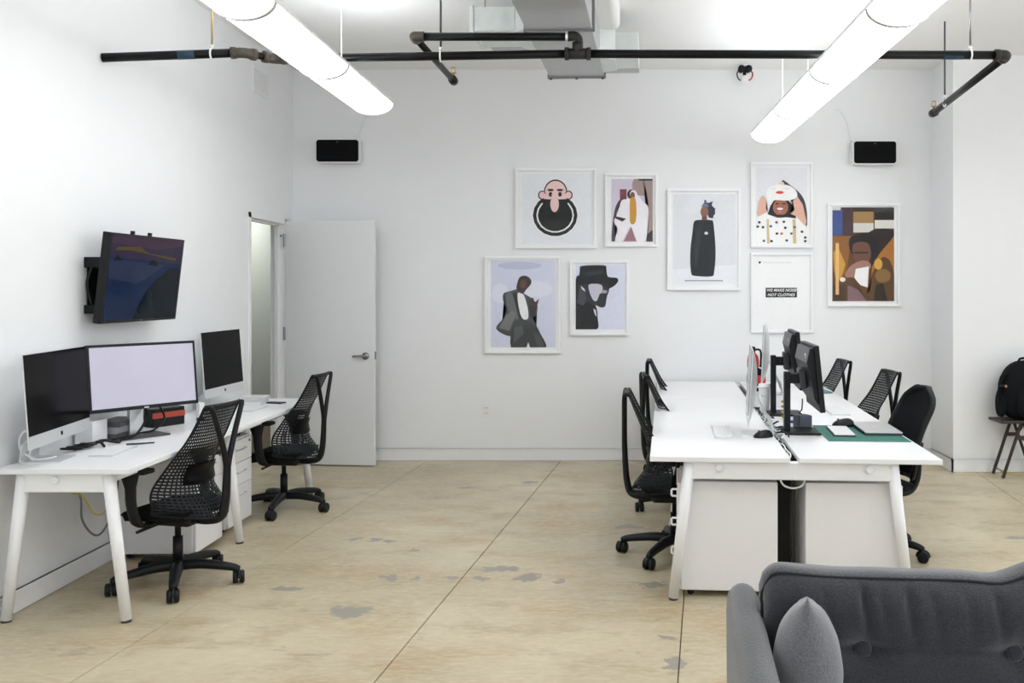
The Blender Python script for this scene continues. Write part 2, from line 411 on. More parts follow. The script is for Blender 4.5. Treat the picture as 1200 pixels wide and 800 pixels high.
# ------------------------------------------------------------------ ceiling things
BANDM = mat('diffuser_band', (.52, .52, .53), .6)
def pendant(label, xc, zc, joints, wires):
    """trough light running into the room, joints = list of Y, far end first"""
    t = empty('pendant_light', (xc, joints[0], zc), 0, label, 'light')
    hw, dp = .152, .082
    prof = [(-hw*math.cos(PI*i/16), -dp*math.sin(PI*i/16)) for i in range(17)]
    y0 = joints[0]
    for a, b in zip(joints, joints[1:]):
        bm = nb(); prism(bm, prof, 1, b-y0+.012, a-y0-.012 if a != y0 else a-y0)
        obj('diffuser', bm, LENS, t, True)
    for b in joints[1:-1]:
        pr = [(-(hw+.005)*math.cos(PI*i/16), -(dp+.007)*math.sin(PI*i/16)) for i in range(17)]
        obj('joint_band', prism(nb(), pr, 1, b-y0-.016, b-y0+.016), BANDM, t)
    pr = [(-hw-.006, -.004), (-hw-.006, .012), (-hw*.6, .026), (hw*.6, .026), (hw+.006, .012), (hw+.006, -.004), (hw, -.004), (hw, .001), (-hw, .001), (-hw, -.004)]
    obj('housing', prism(nb(), pr, 1, joints[-1]-y0, .006), METW, t)
    obj('uplight_strip', bx(-hw*.5, hw*.5, joints[-1]-y0+.03, -.03, .026, .030), UPL, t)
    obj('end_cap', prism(nb(), [((hw+.004)*math.cos(PI+PI*i/16), (dp+.003)*math.sin(PI+PI*i/16)) for i in range(17)]+[(hw*.6, .026), (-hw*.6, .026)], 1, .0, .006), METW, t)
    for x, y in wires:
        obj('suspension_wire', cy((x-xc, y-y0, .01), (x-xc, y-y0, CEIL-zc), .0035, n=8), METW, t)
    return t
pendant('lit white trough light hanging over the left desk side, ending above the left black speaker', -1.737, 2.975, [6.80, 5.63, 4.39, 3.15, 1.91], [(-1.625, 5.63), (-1.625, 3.15)])
pendant('lit white trough light hanging over the double desk, ending above the framed portraits', 1.390, 2.945, [7.93, 6.85, 5.64, 4.40, 3.16, 1.92], [(1.30, 6.85), (1.49, 6.85), (1.30, 4.40)])

pendant('added unseen white trough light over the far right part of the room', 4.52, 2.945, [6.80, 5.63, 4.39, 3.15, 1.91], [(4.52, 5.63), (4.52, 3.15)])  # third trough never in view, added for light from the right
sp = empty('sprinkler_pipe', (-2.95, 5.38, 2.955), 0, 'black sprinkler pipe run hung under the ceiling from wall to wall corner', 'pipe')
def SPp(name, bm, m, smooth=True):
    for vtx in bm.verts: vtx.co -= Vector((-2.95, 5.38, 2.955))
    return obj(name, bm, m, sp, smooth)
A0 = Vector((-2.95, 5.38, 2.957)); A1 = Vector((-2.19, 5.55, 3.03)); A2 = Vector((-2.06, 5.70, 3.03)); T0 = Vector((-.184, 5.68, 3.056)); A3 = Vector((2.448, 5.65, 3.04)); A4 = Vector((2.655, 7.50, 3.04))
def pipe(a, b, r=.026): return SPp('pipe', cy(a, b, r, n=14), PIPE)
pipe(A0, A1); pipe(A1, A2, .022); pipe(A2, T0); pipe(T0, A3); pipe(A3, A4)
for p, d1, d2, m in ((A1, A0-A1, A2-A1, RUST), (A2, A1-A2, T0-A2, RUST), (A3, T0-A3, A4-A3, IRON)):
    d1 = d1.normalized(); d2 = d2.normalized(); bm = nb()
    tube(bm, [p+d1*.06, p+d1*.02, p+d2*.02, p+d2*.06], .032, n=12); cyl(bm, p+d1*.045, p+d1*.075, .036); cyl(bm, p+d2*.045, p+d2*.075, .036)
    SPp('elbow', bm, m)
bm = nb(); cyl(bm, T0+Vector((-.075, 0, 0)), T0+Vector((.075, 0, 0)), .034); cyl(bm, T0, T0+Vector((0, 0, .07)), .034); cyl(bm, T0+Vector((.055, 0, 0)), T0+Vector((.08, 0, 0)), .040); cyl(bm, T0+Vector((-.08, 0, 0)), T0+Vector((-.055, 0, 0)), .040)
SPp('tee', bm, IRON)
B0 = T0+Vector((0, 0, .105)); B1 = Vector((-1.19, 5.68, 3.161)); B2 = Vector((-1.15, 6.86, 3.161))
SPp('collar', cy(T0+Vector((0, 0, .066)), T0+Vector((0, 0, .078)), .03), ALU)
bm = nb(); tube(bm, [T0+Vector((0, 0, .07)), B0+Vector((0, 0, -.015)), B0+Vector((-.02, 0, .004)), B0+Vector((-.07, 0, 0))], .031, n=12)
SPp('elbow', bm, IRON); SPp('collar', cy(B0+Vector((-.075, 0, 0)), B0+Vector((-.06, 0, 0)), .033), ALU)
pipe(B0+Vector((-.06, 0, 0)), B1, .025); pipe(B1, B2, .022)
SPp('elbow', tube(nb(), [B1+Vector((.06, 0, 0)), B1+Vector((.01, 0, 0)), B1+Vector((0, .01, 0)), B1+Vector((0, .06, 0))], .033, n=12), RUST)
for e in (B2, A4):
    bm = nb(); cyl(bm, e+Vector((0, -.03, 0)), e+Vector((0, .035, 0)), .033); SPp('end_fitting', bm, IRON)
    bm = nb(); cyl(bm, e, e+Vector((0, 0, .055)), .012); cyl(bm, e+Vector((0, 0, .05)), e+Vector((0, 0, .054)), .024); cyl(bm, e+Vector((0, 0, .09)), e+Vector((0, 0, .094)), .02)
    for s in (-1, 1): tube(bm, [e+Vector((s*.012, 0, .05)), e+Vector((s*.018, 0, .07)), e+Vector((s*.003, 0, .092))], .003, n=6)
    SPp('sprinkler_head', bm, BRASS)
for x, y, z, m in ((-2.365, 5.512, 3.012, BRASS), (-1.03, 5.69, 3.045, GREYB), (2.225, 5.653, 3.041, CHROME), (2.59, 7.08, 3.04, GREYB)):
    SPp('hanger_rod', cy((x, y, z+.03), (x, y, CEIL), .0065, n=8), m)
    bm = nb(); tube(bm, [(x, y+.03*math.cos(a), z+.034*math.sin(a)) for a in [2*PI*i/12 for i in range(12)]], .0055, n=6, closed=True, sub=2); cyl(bm, (x, y, z+.03), (x, y, z+.055), .012)
    SPp('hanger_clamp', bm, METW)
SPp('tape_band', cy((-2.55, 5.469, 2.995), (-2.46, 5.49, 3.004), .0268, n=14), BLUE); SPp('tape_band', cy((2.06, 5.6555, 3.0422), (2.18, 5.654, 3.0416), .0268, n=14), BLUE)

# ducts
dt = empty('air_duct', (-.25, 6.0, 3.28), -R(3.0), 'bare galvanised air duct with side branches under the ceiling', 'duct')
def duct(x0, x1, y0, y1, z0, z1, name='duct_section', m=GALV):
    return obj(name, bx(x0, x1, y0, y1, z0, z1, bev=.004), m, dt)
M = .215
duct(-M-.06, M-.06, -3.2, -.06, .0, .30); duct(-M-.06, M-.06, -.045, 1.27, .0, .30)
for y in (-.052, 1.27):
    bm = nb(); a, b = -M-.075, M-.045
    box(bm, a, b, y-.010, y+.010, -.014, .0); box(bm, a, a+.014, y-.010, y+.010, -.014, .31); box(bm, b-.014, b, y-.010, y+.010, -.014, .31)
    obj('flange', bm, mat('flange_steel', (.26, .26, .27), .45, metal=.4), dt)
for x in (-M-.05, -.06, M-.07): obj('bolt', cy((x, 1.27, -.02), (x, 1.27, -.008), .012, n=8), GREYB, dt)
# left branch with tapering take-off
bm = nb(); prism(bm, [(-M-.06, -.02), (-M-.06, .62), (-M-.16, .50), (-M-.16, .10)], 2, .03, .22); obj('take_off', bm, GALVL, dt)
duct(-M-.44, -M-.155, .09, .51, .04, .20, 'branch_duct', GALVL); duct(-M-.46, -M-.43, .08, .52, .03, .21, 'branch_flange', GALVL)
duct(-M-.40, -M-.06, .55, .85, .05, .14, 'branch_duct', GALV)
# right branch
bm = nb(); prism(bm, [(M-.06, .75), (M-.06, 1.22), (M+.05, 1.16), (M+.05, .82)], 2, .02, .24); obj('take_off', bm, GALVL, dt)
duct(M+.045, M+.22, .82, 1.16, .03, .22, 'branch_duct', GALVL); duct(M-.05, M+.22, 1.165, 1.3, .03, .12, 'branch_duct', GALV)
WD = mat('white_duct_wrap', (0.84, 0.84, 0.84), .7, noise=.03)
obj('wrapped_duct', prism(nb(), rrect(.34, .26, .05, 5, 0.13, .36), 1, -3.0, .78), WD, dt, False)
for x, y in ((-.62, .0), (.2, .9)): obj('hanger_wire', cy((x+.03, y+.2, .2), (x+.03, y+.2, .38), .003, n=6), GREYB, dt)
obj('hanger_strap', bx(M-.062, M-.058, -.10, -.07, .02, .38), GREYB, dt)

# twin head emergency lamp where the back wall meets the ceiling
v = empty('emergency_lamp', (1.255, 8.45, CEIL), 0, 'small black twin head emergency lamp under ceiling by the back wall', 'lamp')
obj('base', cy((0, 0, 0), (0, 0, -.02), .05), WPLAST, v)
obj('stem', cy((0, 0, -.02), (0, 0, -.11), .016), BLK, v)
for s in (-1, 1):
    h = obj('lamp_head', cy((s*.032, -.05, -.045), (s*.032, .03, -.045), .033, .026, n=18), BLK, v, True)
    obj('wire_guard', tb([(s*.02, 0, -.02), (s*.07, -.02, -.08), (s*.055, -.02, -.135), (s*.012, 0, -.15)], .007, n=6), REDM if s > 0 else GREYB, v, True)
obj('reflector', cy((0, -.02, -.10), (0, .0, -.15), .03, .042), WPLAST, v)

# wall speakers
def speaker(x, z, label, cord):
    v = empty('wall_speaker', (x, BACKY, z), 0, label, 'speaker', 'white speakers on the back wall')
    obj('body', prism(nb(), rrect(.408, .222, .03), 1, -.10, -.02), WPLAST, v)
    obj('grille', prism(nb(), rrect(.388, .202, .024), 1, -.107, -.098), GRILLE, v)
    obj('badge', bx(-.006, .006, -.110, -.106, .075, .087), GREYB, v)
    obj('wall_bracket', bx(-.05, .05, -.021, 0, -.04, .04), METW, v)
    obj('cord', tb(cord, .004, n=6), WPLAST, v)
speaker(-2.50, 2.885, 'black fronted white speaker on back wall above the open door', [(.10, -.05, .10), (.16, -.01, .14), (.22, -.01, .28), (.29, -.01, .42), (.30, -.01, .6), (.30, -.01, .76)])
speaker(2.475, 2.870, 'black fronted white speaker on back wall above the warm toned portrait', [(-.15, -.05, .10), (-.2, -.01, .14), (-.24, -.01, .3), (-.30, -.01, .40), (-.36, -.01, .42)])

# ------------------------------------------------------------------ framed pictures
PS = 125.6
def pmat(rgb):
    n = 'print_%02x%02x%02x' % rgb
    lin = tuple(((c/255)/12.92 if c <= 10 else (((c/255)+.055)/1.055)**2.4) for c in rgb)
    return mat(n, tuple(min(.96, c*1.3) for c in lin), .6, noise=.06, scale=40)
def ell(cx, cyy, rx, ry, n=18, a0=0, a1=360):
    return [(cx+rx*math.cos(R(a0+(a1-a0)*i/n)), cyy+ry*math.sin(R(a0+(a1-a0)*i/n))) for i in range(n+(0 if a1-a0 == 360 else 1))]
def rect(a, b, c, d): return [(a, c), (b, c), (b, d), (a, d)]
def picture(label, px, layers, ox, oy, sc, moulding=.024, glass=True, texts=(), paper=(232, 232, 236)):
    x0, x1, y0, y1 = px; cx, cyy = (x0+x1)/2, (y0+y1)/2; w, h = (x1-x0)/PS, (y1-y0)/PS
    X = (cx-VX)/PS; Z = CAMH-(cyy-VY)/PS
    f = empty('picture_frame', (X, BACKY, Z), 0, label, 'picture', 'framed pictures on the back wall')
    m = moulding
    bm = nb()
    for (a, b, c, d) in ((-w/2, w/2, h/2-m, h/2), (-w/2, w/2, -h/2, -h/2+m), (-w/2, -w/2+m, -h/2+m, h/2-m), (w/2-m, w/2, -h/2+m, h/2-m)):
        box(bm, a, b, -.034, -.002, c, d, bev=.002, seg=1)
    obj('frame', bm, METW, f)
    obj('mount', bx(-w/2+m, w/2-m, -.016, -.004, -h/2+m, h/2-m), pmat(paper), f)
    if layers:
        bm = nb(); ms = []; r0 = layers[0][1]; bb = (min(p[0] for p in r0), max(p[0] for p in r0), min(p[1] for p in r0), max(p[1] for p in r0))
        for i, (rgb, poly) in enumerate(layers):
            mm = pmat(rgb)
            if len(poly) >= 6 and len(poly) not in (8, 18): poly = [(q.x, q.y) for q in catmull([(p[0], p[1], 0) for p in poly], 4, True)]; poly = [(max(bb[0], min(bb[1], a)), max(bb[2], min(bb[3], b))) for a, b in poly]
            if mm not in ms: ms.append(mm)
            pts = [((ox+p[0]/sc-cx)/PS, (cyy-(oy+p[1]/sc))/PS) for p in poly]
            y = -.0165-.00025*i
            fc = bm.faces.new([bm.verts.new((p[0], y, p[1])) for p in pts]); fc.material_index = ms.index(mm)
        bmesh.ops.triangulate(bm, faces=bm.faces[:])
        for fc in bm.faces:
            if fc.normal.y > 0: fc.normal_flip()
        me = bpy.data.meshes.new('print'); bm.to_mesh(me); bm.free()
        for mm in ms: me.materials.append(mm)
        link(bpy.data.objects.new('print', me), f)
    for (s, size, tx, ty, rgb, shear) in texts:
        c = bpy.data.curves.new('lettering', 'FONT'); c.body = s; c.size = size; c.shear = shear; c.align_x = 'CENTER'; c.align_y = 'CENTER'; c.offset = size*.02
        to = bpy.data.objects.new('tmp', c); me = bpy.data.meshes.new_from_object(to); bpy.data.objects.remove(to)
        me.materials.append(pmat(rgb)); o = link(bpy.data.objects.new('lettering', me), f)
        o.location = ((ox+tx/sc-cx)/PS, -.0195, (cyy-(oy+ty/sc))/PS); o.rotation_euler = (PI/2, 0, 0)
    if glass: obj('glass', bx(-w/2+m, w/2-m, -.028, -.026, -h/2+m, h/2-m), GLASS, f)
    return f
K1 = (590, 180, 6.316); K2 = (560, 290, 6.153); K3 = (770, 180, 4.706); K4 = (870, 180, 3.635); K5 = (880, 290, 7.275)
pink = (226, 190, 188)
picture('white framed square print of a bald bearded cartoon head', (604, 699, 197, 291),
    [((216, 218, 224), rect(135, 655, 150, 665)), ((250, 250, 250), ell(382, 452, 178, 172)+[]), ((250, 250, 250), ell(383, 290, 100, 112)), ((250, 250, 250), ell(382, 310, 140, 50)),
     ((22, 24, 26), ell(382, 455, 165, 155)), ((22, 24, 26), ell(385, 285, 88, 96)), (pink, ell(385, 288, 80, 88)), ((30, 30, 32), ell(285, 306, 30, 34)), ((30, 30, 32), ell(482, 306, 30, 34)), (pink, ell(286, 306, 22, 26)), (pink, ell(481, 306, 22, 26)),
     (pink, rect(300, 466, 295, 335)), ((240, 240, 240), ell(382, 455, 140, 130)), ((22, 26, 26), ell(382, 455, 128, 119)), ((22, 26, 26), rect(290, 475, 336, 430)),
     ((30, 30, 32), ell(348, 300, 13, 18)), ((30, 30, 32), ell(418, 300, 13, 18)), ((30, 30, 32), ell(348, 268, 24, 9)), ((30, 30, 32), ell(418, 268, 24, 9)), ((30, 30, 32), ell(378, 378, 38, 66)), (pink, ell(378, 372, 32, 60)), (pink, rect(356, 400, 300, 345))],
    *K1)
picture('small white framed photo of a figure in a white fur coat with long golden hair', (709, 771, 203, 289),
    [((196, 188, 202), rect(798, 1105, 185, 650)), ((150, 132, 128), [(968, 185), (1105, 185), (1105, 650), (1062, 650), (1070, 340), (968, 300)]), ((40, 30, 34), rect(1000, 1105, 185, 198)), ((120, 60, 70), rect(862, 912, 262, 345)), ((70, 60, 78), [(860, 340), (905, 335), (838, 440), (825, 640), (800, 640), (820, 430)]),
     ((228, 218, 230), [(875, 345), (925, 330), (960, 270), (1000, 310), (1040, 360), (1072, 400), (1068, 520), (1050, 640), (985, 648), (945, 540), (905, 600), (880, 645), (825, 640), (845, 560), (818, 500), (850, 430)]), ((150, 110, 120), [(945, 540), (985, 648), (890, 648)]),
     ((52, 40, 40), ell(948, 300, 32, 36)), ((222, 214, 224), ell(962, 300, 27, 32)), ((120, 84, 66), ell(955, 308, 18, 26)), ((188, 142, 62), [(940, 330), (975, 330), (985, 420), (975, 510), (940, 512), (935, 420)]), ((60, 48, 50), [(830, 462), (908, 480), (880, 502), (828, 478)]), ((60, 50, 54), [(1062, 600), (1105, 560), (1105, 650), (1058, 650)])],
    *K1)
picture('white framed photo of a man in a grey suit against pale sky', (568, 657, 300, 414),
    [((198, 200, 216), rect(92, 560, 92, 720)), ((178, 182, 202), ell(300, 130, 160, 28)), ((208, 210, 222), ell(430, 300, 110, 60)), ((208, 210, 222), ell(160, 330, 60, 70)),
     ((72, 74, 76), [(185, 330), (240, 312), (290, 300), (330, 330), (385, 365), (430, 420), (415, 490), (395, 515), (445, 610), (400, 600), (330, 560), (250, 560), (235, 640), (130, 585), (190, 500), (205, 440), (180, 380)]),
     ((96, 98, 100), [(200, 335), (240, 325), (270, 420), (290, 520), (255, 500), (215, 440)]), ((112, 112, 112), [(200, 490), (250, 450), (275, 480), (225, 600), (150, 580)]), ((30, 32, 34), [(250, 330), (275, 320), (325, 520), (300, 520)]), ((236, 236, 240), [(285, 335), (325, 335), (355, 420), (362, 508), (325, 515), (300, 460)]),
     ((58, 62, 62), [(255, 545), (330, 520), (405, 560), (450, 620), (492, 720), (378, 720), (362, 680), (350, 720), (238, 720)]), ((74, 78, 78), [(395, 610), (445, 625), (480, 715), (430, 715)]), ((80, 84, 84), [(262, 580), (320, 560), (330, 620), (255, 690)]), ((210, 210, 220), [(362, 682), (350, 720), (376, 720)]),
     ((50, 36, 30), [(282, 262), (300, 215), (340, 202), (378, 225), (382, 262), (350, 300), (325, 332), (300, 325), (278, 298)]), ((88, 62, 48), ell(325, 262, 24, 34)), ((70, 48, 40), [(370, 392), (395, 360), (410, 395), (440, 370), (415, 440), (385, 440)]), ((40, 42, 44), [(370, 420), (418, 430), (412, 490), (380, 500)])],
    *K2)
picture('white framed black and white profile of a bearded man in a hat', (668, 737, 305, 393),
    [((204, 206, 222), rect(705, 1060, 125, 590)), ((14, 15, 18), [(705, 230), (760, 240), (850, 420), (862, 500), (858, 590), (705, 590)]), ((62, 62, 68), [(735, 270), (765, 275), (800, 350), (760, 420), (715, 400)]),
     ((40, 40, 46), [(760, 260), (935, 255), (945, 310), (930, 355), (918, 420), (890, 432), (850, 415), (800, 400), (775, 330)]), ((186, 182, 194), [(800, 268), (880, 265), (900, 300), (870, 370), (840, 385), (812, 340)]), ((40, 40, 44), [(880, 330), (925, 340), (920, 420), (885, 432), (850, 410)]), ((150, 148, 160), ell(912, 318, 22, 12)), ((210, 208, 220), [(742, 275), (770, 300), (775, 318), (750, 300)]),
     ((20, 22, 26), [(735, 165), (752, 132), (910, 128), (925, 160), (940, 210), (1000, 218), (1012, 240), (985, 275), (940, 295), (930, 262), (760, 262), (728, 250)]), ((44, 46, 52), [(760, 180), (900, 160), (915, 185), (790, 210)]), ((200, 200, 212), [(832, 440), (850, 450), (856, 500), (842, 480)])],
    *K2)
picture('white framed print of a figure in a long black robe above a caption line', (782, 868, 221, 340),
    [((206, 207, 211), rect(88, 435, 222, 722)), ((216, 217, 221), [(88, 640), (435, 610), (435, 722), (88, 722)]), ((22, 26, 30), [(205, 375), (240, 364), (295, 366), (312, 385), (324, 540), (316, 650), (300, 676), (215, 674), (188, 655), (184, 540), (195, 440)]), ((38, 44, 48), [(225, 380), (250, 372), (240, 500), (215, 640), (205, 560)]),
     ((40, 44, 60), [(245, 290), (262, 268), (290, 270), (318, 300), (322, 330), (300, 355), (285, 350), (270, 300)]), ((36, 40, 54), rect(261, 272, 255, 275)), ((36, 40, 54), rect(300, 322, 300, 310)), ((36, 40, 54), rect(296, 312, 345, 354)), ((36, 40, 54), [(290, 268), (310, 262), (300, 285)]), ((96, 102, 150), [(248, 290), (262, 276), (285, 280), (284, 296)]),
     ((128, 86, 72), ell(262, 320, 22, 30)), ((100, 64, 54), rect(248, 276, 345, 368)), ((206, 206, 210), ell(272, 438, 10, 8)), ] + [((110, 110, 116), rect(155+i*14, 165+i*14, 697, 703)) for i in range(15)],
    *K3)
picture('white framed photo of a laughing woman in a white hat with raised hands', (880, 953, 190, 290),
    [((212, 212, 216), rect(548, 830, 75, 495)), ((60, 58, 70), [(690, 150), (740, 175), (800, 230), (825, 300), (828, 400), (760, 300)]), ((24, 20, 22), [(625, 290), (650, 250), (720, 250), (765, 300), (768, 360), (735, 375), (630, 372), (608, 345)]), ((236, 234, 236), [(550, 350), (600, 330), (660, 350), (720, 350), (800, 360), (830, 420), (830, 495), (548, 495)]),
     ((190, 172, 130), [(605, 360), (618, 360), (622, 495), (608, 495)]), ((190, 172, 130), [(748, 360), (765, 360), (770, 495), (752, 495)]), ((150, 96, 78), ell(682, 295, 42, 46)), ((196, 96, 100), ell(680, 316, 11, 12)), ((232, 226, 222), ell(680, 303, 17, 6)), ((40, 30, 30), rect(655, 672, 272, 279)), ((40, 30, 30), rect(692, 710, 272, 279)),
     ((235, 232, 230), [(605, 245), (612, 195), (650, 172), (720, 172), (765, 200), (772, 240), (720, 258), (650, 256), (625, 285)]), ((200, 60, 44), ell(678, 213, 22, 8)), ((214, 206, 200), rect(630, 655, 188, 195)), ((214, 206, 200), rect(705, 728, 188, 195)), ((222, 190, 178), [(672, 168), (682, 148), (700, 158), (705, 172)]),
     ((206, 164, 146), [(552, 330), (560, 270), (572, 240), (590, 228), (606, 262), (600, 300), (612, 318), (560, 345)]), ((206, 164, 146), [(750, 262), (775, 235), (805, 280), (825, 370), (820, 400), (770, 345), (735, 330), (760, 310)]), ((24, 22, 26), [(655, 336), (705, 336), (700, 352), (660, 352)])]
    + [(c, ell(x, y, 8, 7, 8)) for c, x, y in (((40, 40, 44), 565, 378), ((60, 70, 130), 628, 400), ((40, 40, 44), 708, 408), ((180, 110, 50), 688, 440), ((40, 40, 44), 662, 440), ((90, 80, 120), 742, 440), ((40, 40, 44), 585, 405), ((120, 60, 60), 660, 378), ((40, 40, 44), 632, 482), ((80, 60, 90), 716, 478), ((40, 40, 44), 556, 402), ((40, 40, 44), 800, 430), ((30, 30, 34), 818, 462), ((30, 30, 34), 818, 482), ((90, 90, 100), 590, 480), ((90, 90, 100), 760, 405), ((40, 40, 44), 700, 375))],
    *K3)
picture('white framed poster with a black slogan box on a blank page', (880, 953, 296, 390),
    [((224, 226, 234), rect(55, 500, 70, 690)), ((18, 18, 22), rect(128, 395, 342, 425)), ((30, 30, 36), ell(77, 126, 10, 10))]
    + [((196, 198, 206), rect(108+i*17, 119+i*17, 122, 132)) for i in range(14)],
    *K5, texts=(('WE MAKE NOISE', .0375, 261, 364, (245, 245, 245), .28), ('NOT CLOTHES', .0375, 258, 404, (245, 245, 245), .28)))
picture('white framed warm toned photo of a man holding a white cup by bookshelves', (970, 1055, 238, 359),
    [((96, 58, 24), rect(385, 648, 228, 628)), ((56, 76, 132), [(385, 245), (428, 240), (432, 345), (385, 350)]), ((190, 196, 210), rect(385, 420, 228, 240)), ((66, 46, 52), rect(428, 474, 228, 350)), ((150, 118, 76), rect(474, 560, 240, 330)), ((50, 36, 26), rect(474, 565, 228, 246)), ((28, 24, 24), rect(565, 648, 228, 282)), ((198, 196, 190), rect(474, 560, 295, 335)), ((206, 204, 198), rect(565, 648, 282, 318)),
     ((132, 84, 34), [(385, 350), (470, 350), (440, 520), (385, 500)]), ((160, 104, 40), [(560, 420), (648, 340), (648, 628), (540, 628)]), ((36, 28, 26), [(530, 350), (590, 318), (648, 330), (648, 350), (590, 420), (545, 480)]), ((24, 20, 24), [(455, 370), (480, 345), (535, 335), (580, 360), (575, 420), (545, 450), (470, 430)]), ((104, 68, 56), [(470, 395), (500, 375), (540, 385), (548, 440), (520, 480), (485, 470)]), ((30, 24, 24), rect(478, 538, 418, 424)),
     ((150, 112, 100), [(440, 520), (460, 480), (510, 455), (545, 465), (540, 495), (470, 530)]), ((230, 230, 236), [(484, 490), (540, 480), (535, 570), (505, 560), (478, 530)]), ((84, 58, 30), [(430, 540), (480, 530), (500, 580), (540, 590), (560, 500), (600, 440), (640, 480), (648, 628), (400, 628)]), ((128, 96, 50), ell(600, 520, 34, 30)), ((120, 92, 96), [(450, 560), (495, 580), (530, 628), (450, 628)]), ((190, 142, 56), [(388, 420), (410, 400), (440, 470), (420, 540), (395, 520)]), ((196, 150, 64), ell(580, 470, 18, 24)), ((40, 28, 18), [(570, 560), (600, 550), (620, 628), (560, 628)]), ((220, 214, 206), ell(428, 536, 12, 10)), ((64, 40, 20), rect(386, 440, 560, 628)), ((210, 172, 110), rect(398, 412, 380, 600))],
    *K4)

# ------------------------------------------------------------------ wall television
TVM = [GLOSSB] + [mat('tv_'+n, c, .12, noise=.25, scale=6, emit=e, spec=.06) for n, c, e in (('sky', (.030, .022, .045), .08), ('sea', (.010, .020, .055), .08), ('glow', (.075, .055, .02), .08), ('rock', (.006, .010, .014), .15), ('cloud', (.05, .03, .05), .08), ('foam', (.022, .030, .065), .08))]
tv = empty('television', (-2.78, 5.547, 1.668), -.027, 'wide black flat television tilted down on wall bracket above the monitors', 'television')
TR = Matrix.Rotation(.118, 4, 'Y')
w, h = .848, .515
def tvp(name, bm, m, **k):
    for vtx in bm.verts: vtx.co = TR @ vtx.co
    return obj(name, bm, m, tv, **k)
tvp('case', bx(-.045, 0, -w/2, w/2, -h/2, h/2, bev=.004), BLK)
tvp('rear_housing', bx(-.085, -.044, -w*.36, w*.36, -h*.42, h*.25, bev=.01), BLK)
bm = nb()
for mi, x, poly in ((2, .0012, [(-.405, -.24), (.405, -.24), (.405, .245), (-.405, .245)]), (1, .0016, [(-.405, .12), (.405, .10), (.405, .245), (-.405, .245)]), (5, .0018, [(-.405, .2), (.1, .18), (.405, .215), (.405, .245), (-.405, .245)]),
                    (3, .0022, [(-.36, .16), (-.2, .165), (.1, .14), (.33, .12), (.33, .135), (.0, .155), (-.1, .19), (-.34, .18)]), (6, .0020, [(-.405, .0), (-.1, -.03), (.05, .02), (.2, .09), (-.405, .11)]),
                    (4, .0026, [(.03, -.06), (.08, -.04), (.12, .0), (.2, .03), (.24, .06), (.34, .075), (.405, .06), (.405, -.24), (-.1, -.24), (-.08, -.2), (.04, -.17), (.02, -.1)]), (4, .0026, [(-.37, .10), (-.33, .135), (-.28, .105)]), (4, .0026, [(.0, .085), (.04, .115), (.1, .11), (.12, .08)])):
    f = bm.faces.new([bm.verts.new((x, p[0], p[1])) for p in poly]); f.material_index = mi
bmesh.ops.triangulate(bm, faces=bm.faces[:])
tvp('screen', bm, TVM)
tvp('badge', bx(0, .002, -.012, .012, -h/2+.006, -h/2+.012), CHROME)
for y in (-.19, .0): tvp('clip', bx(-.02, 0, y, y+.015, h/2, h/2+.02), BLK)
bm = nb(); box(bm, -.168, -.155, -.33, .33, -.20, .12); box(bm, -.168, -.05, -.36, -.31, .06, .12, bev=.006); box(bm, -.168, -.06, -.36, -.31, -.2, -.15, bev=.006); box(bm, -.155, -.08, .2, .25, -.1, .06)
obj('wall_bracket', bm, BLK, tv)
obj('power_lead', tb([(-.12, -.34, .08), (-.14, -.36, -.02), (-.13, -.35, -.12), (-.12, -.34, -.17)], .008, n=6), BLK, tv)

# ------------------------------------------------------------------ desks
DZ = .747; DT = .026
def splay_leg(bm, top, foot, r0=.022, r1=.028):
    tube(bm, [top, foot], r0, n=16, radii=[r1, r0], smooth_path=False)
def end_frame(parent, s0, s1, t, one_cap):
    """white bar with round caps and two splayed legs in the plane t"""
    bm = nb(); box(bm, s0+.062, s1-.062, t-.022, t+.022, DZ-DT-.092, DZ-DT, bev=.006)
    obj('end_bar', bm, METW, parent)
    for c in one_cap: obj('bar_cap', lathe(nb(), [(.024, 0), (.024, .004), (.0205, .004), (.0205, .002), (.019, .002), (.019, .009), (.016, .011)], 28), TRIM, parent, loc=(c, t-.022, DZ-DT-.032), rot=(PI/2, 0, 0))
    for s, sg in ((s0, 1), (s1, -1)):
        bm = nb(); splay_leg(bm, (s+sg*.085, t, DZ-DT-.01), (s-sg*.0, t, .012), .025, .031)
        lg = obj('leg', bm, METW, parent, True)
        obj('foot', cy((s, t, 0), (s, t, .014), .023, n=16), GREYB, lg)
# left desk along the wall
DLX0, DLX1, DLY0, DLY1 = -2.93, -2.289, 4.407, 7.25
ld = empty('long_desk', (0, 0, 0), 0, 'long white desk with splayed legs against the wall under the television', 'desk')
my = (DLY0+DLY1)/2
for a, b in ((DLY0, my-.001), (my+.001, DLY1)): obj('worktop', bx(DLX0, DLX1, a, b, DZ-DT, DZ, bev=.002, seg=1), DESKW, ld)
for t in (DLY0+.045, my, DLY1-.05): end_frame(ld, -2.905, -2.325, t, (-2.655,))
for x in (-2.80, -2.42): obj('rail', bx(x-.02, x+.02, DLY0+.06, DLY1-.06, DZ-DT-.05, DZ-DT), METW, ld)
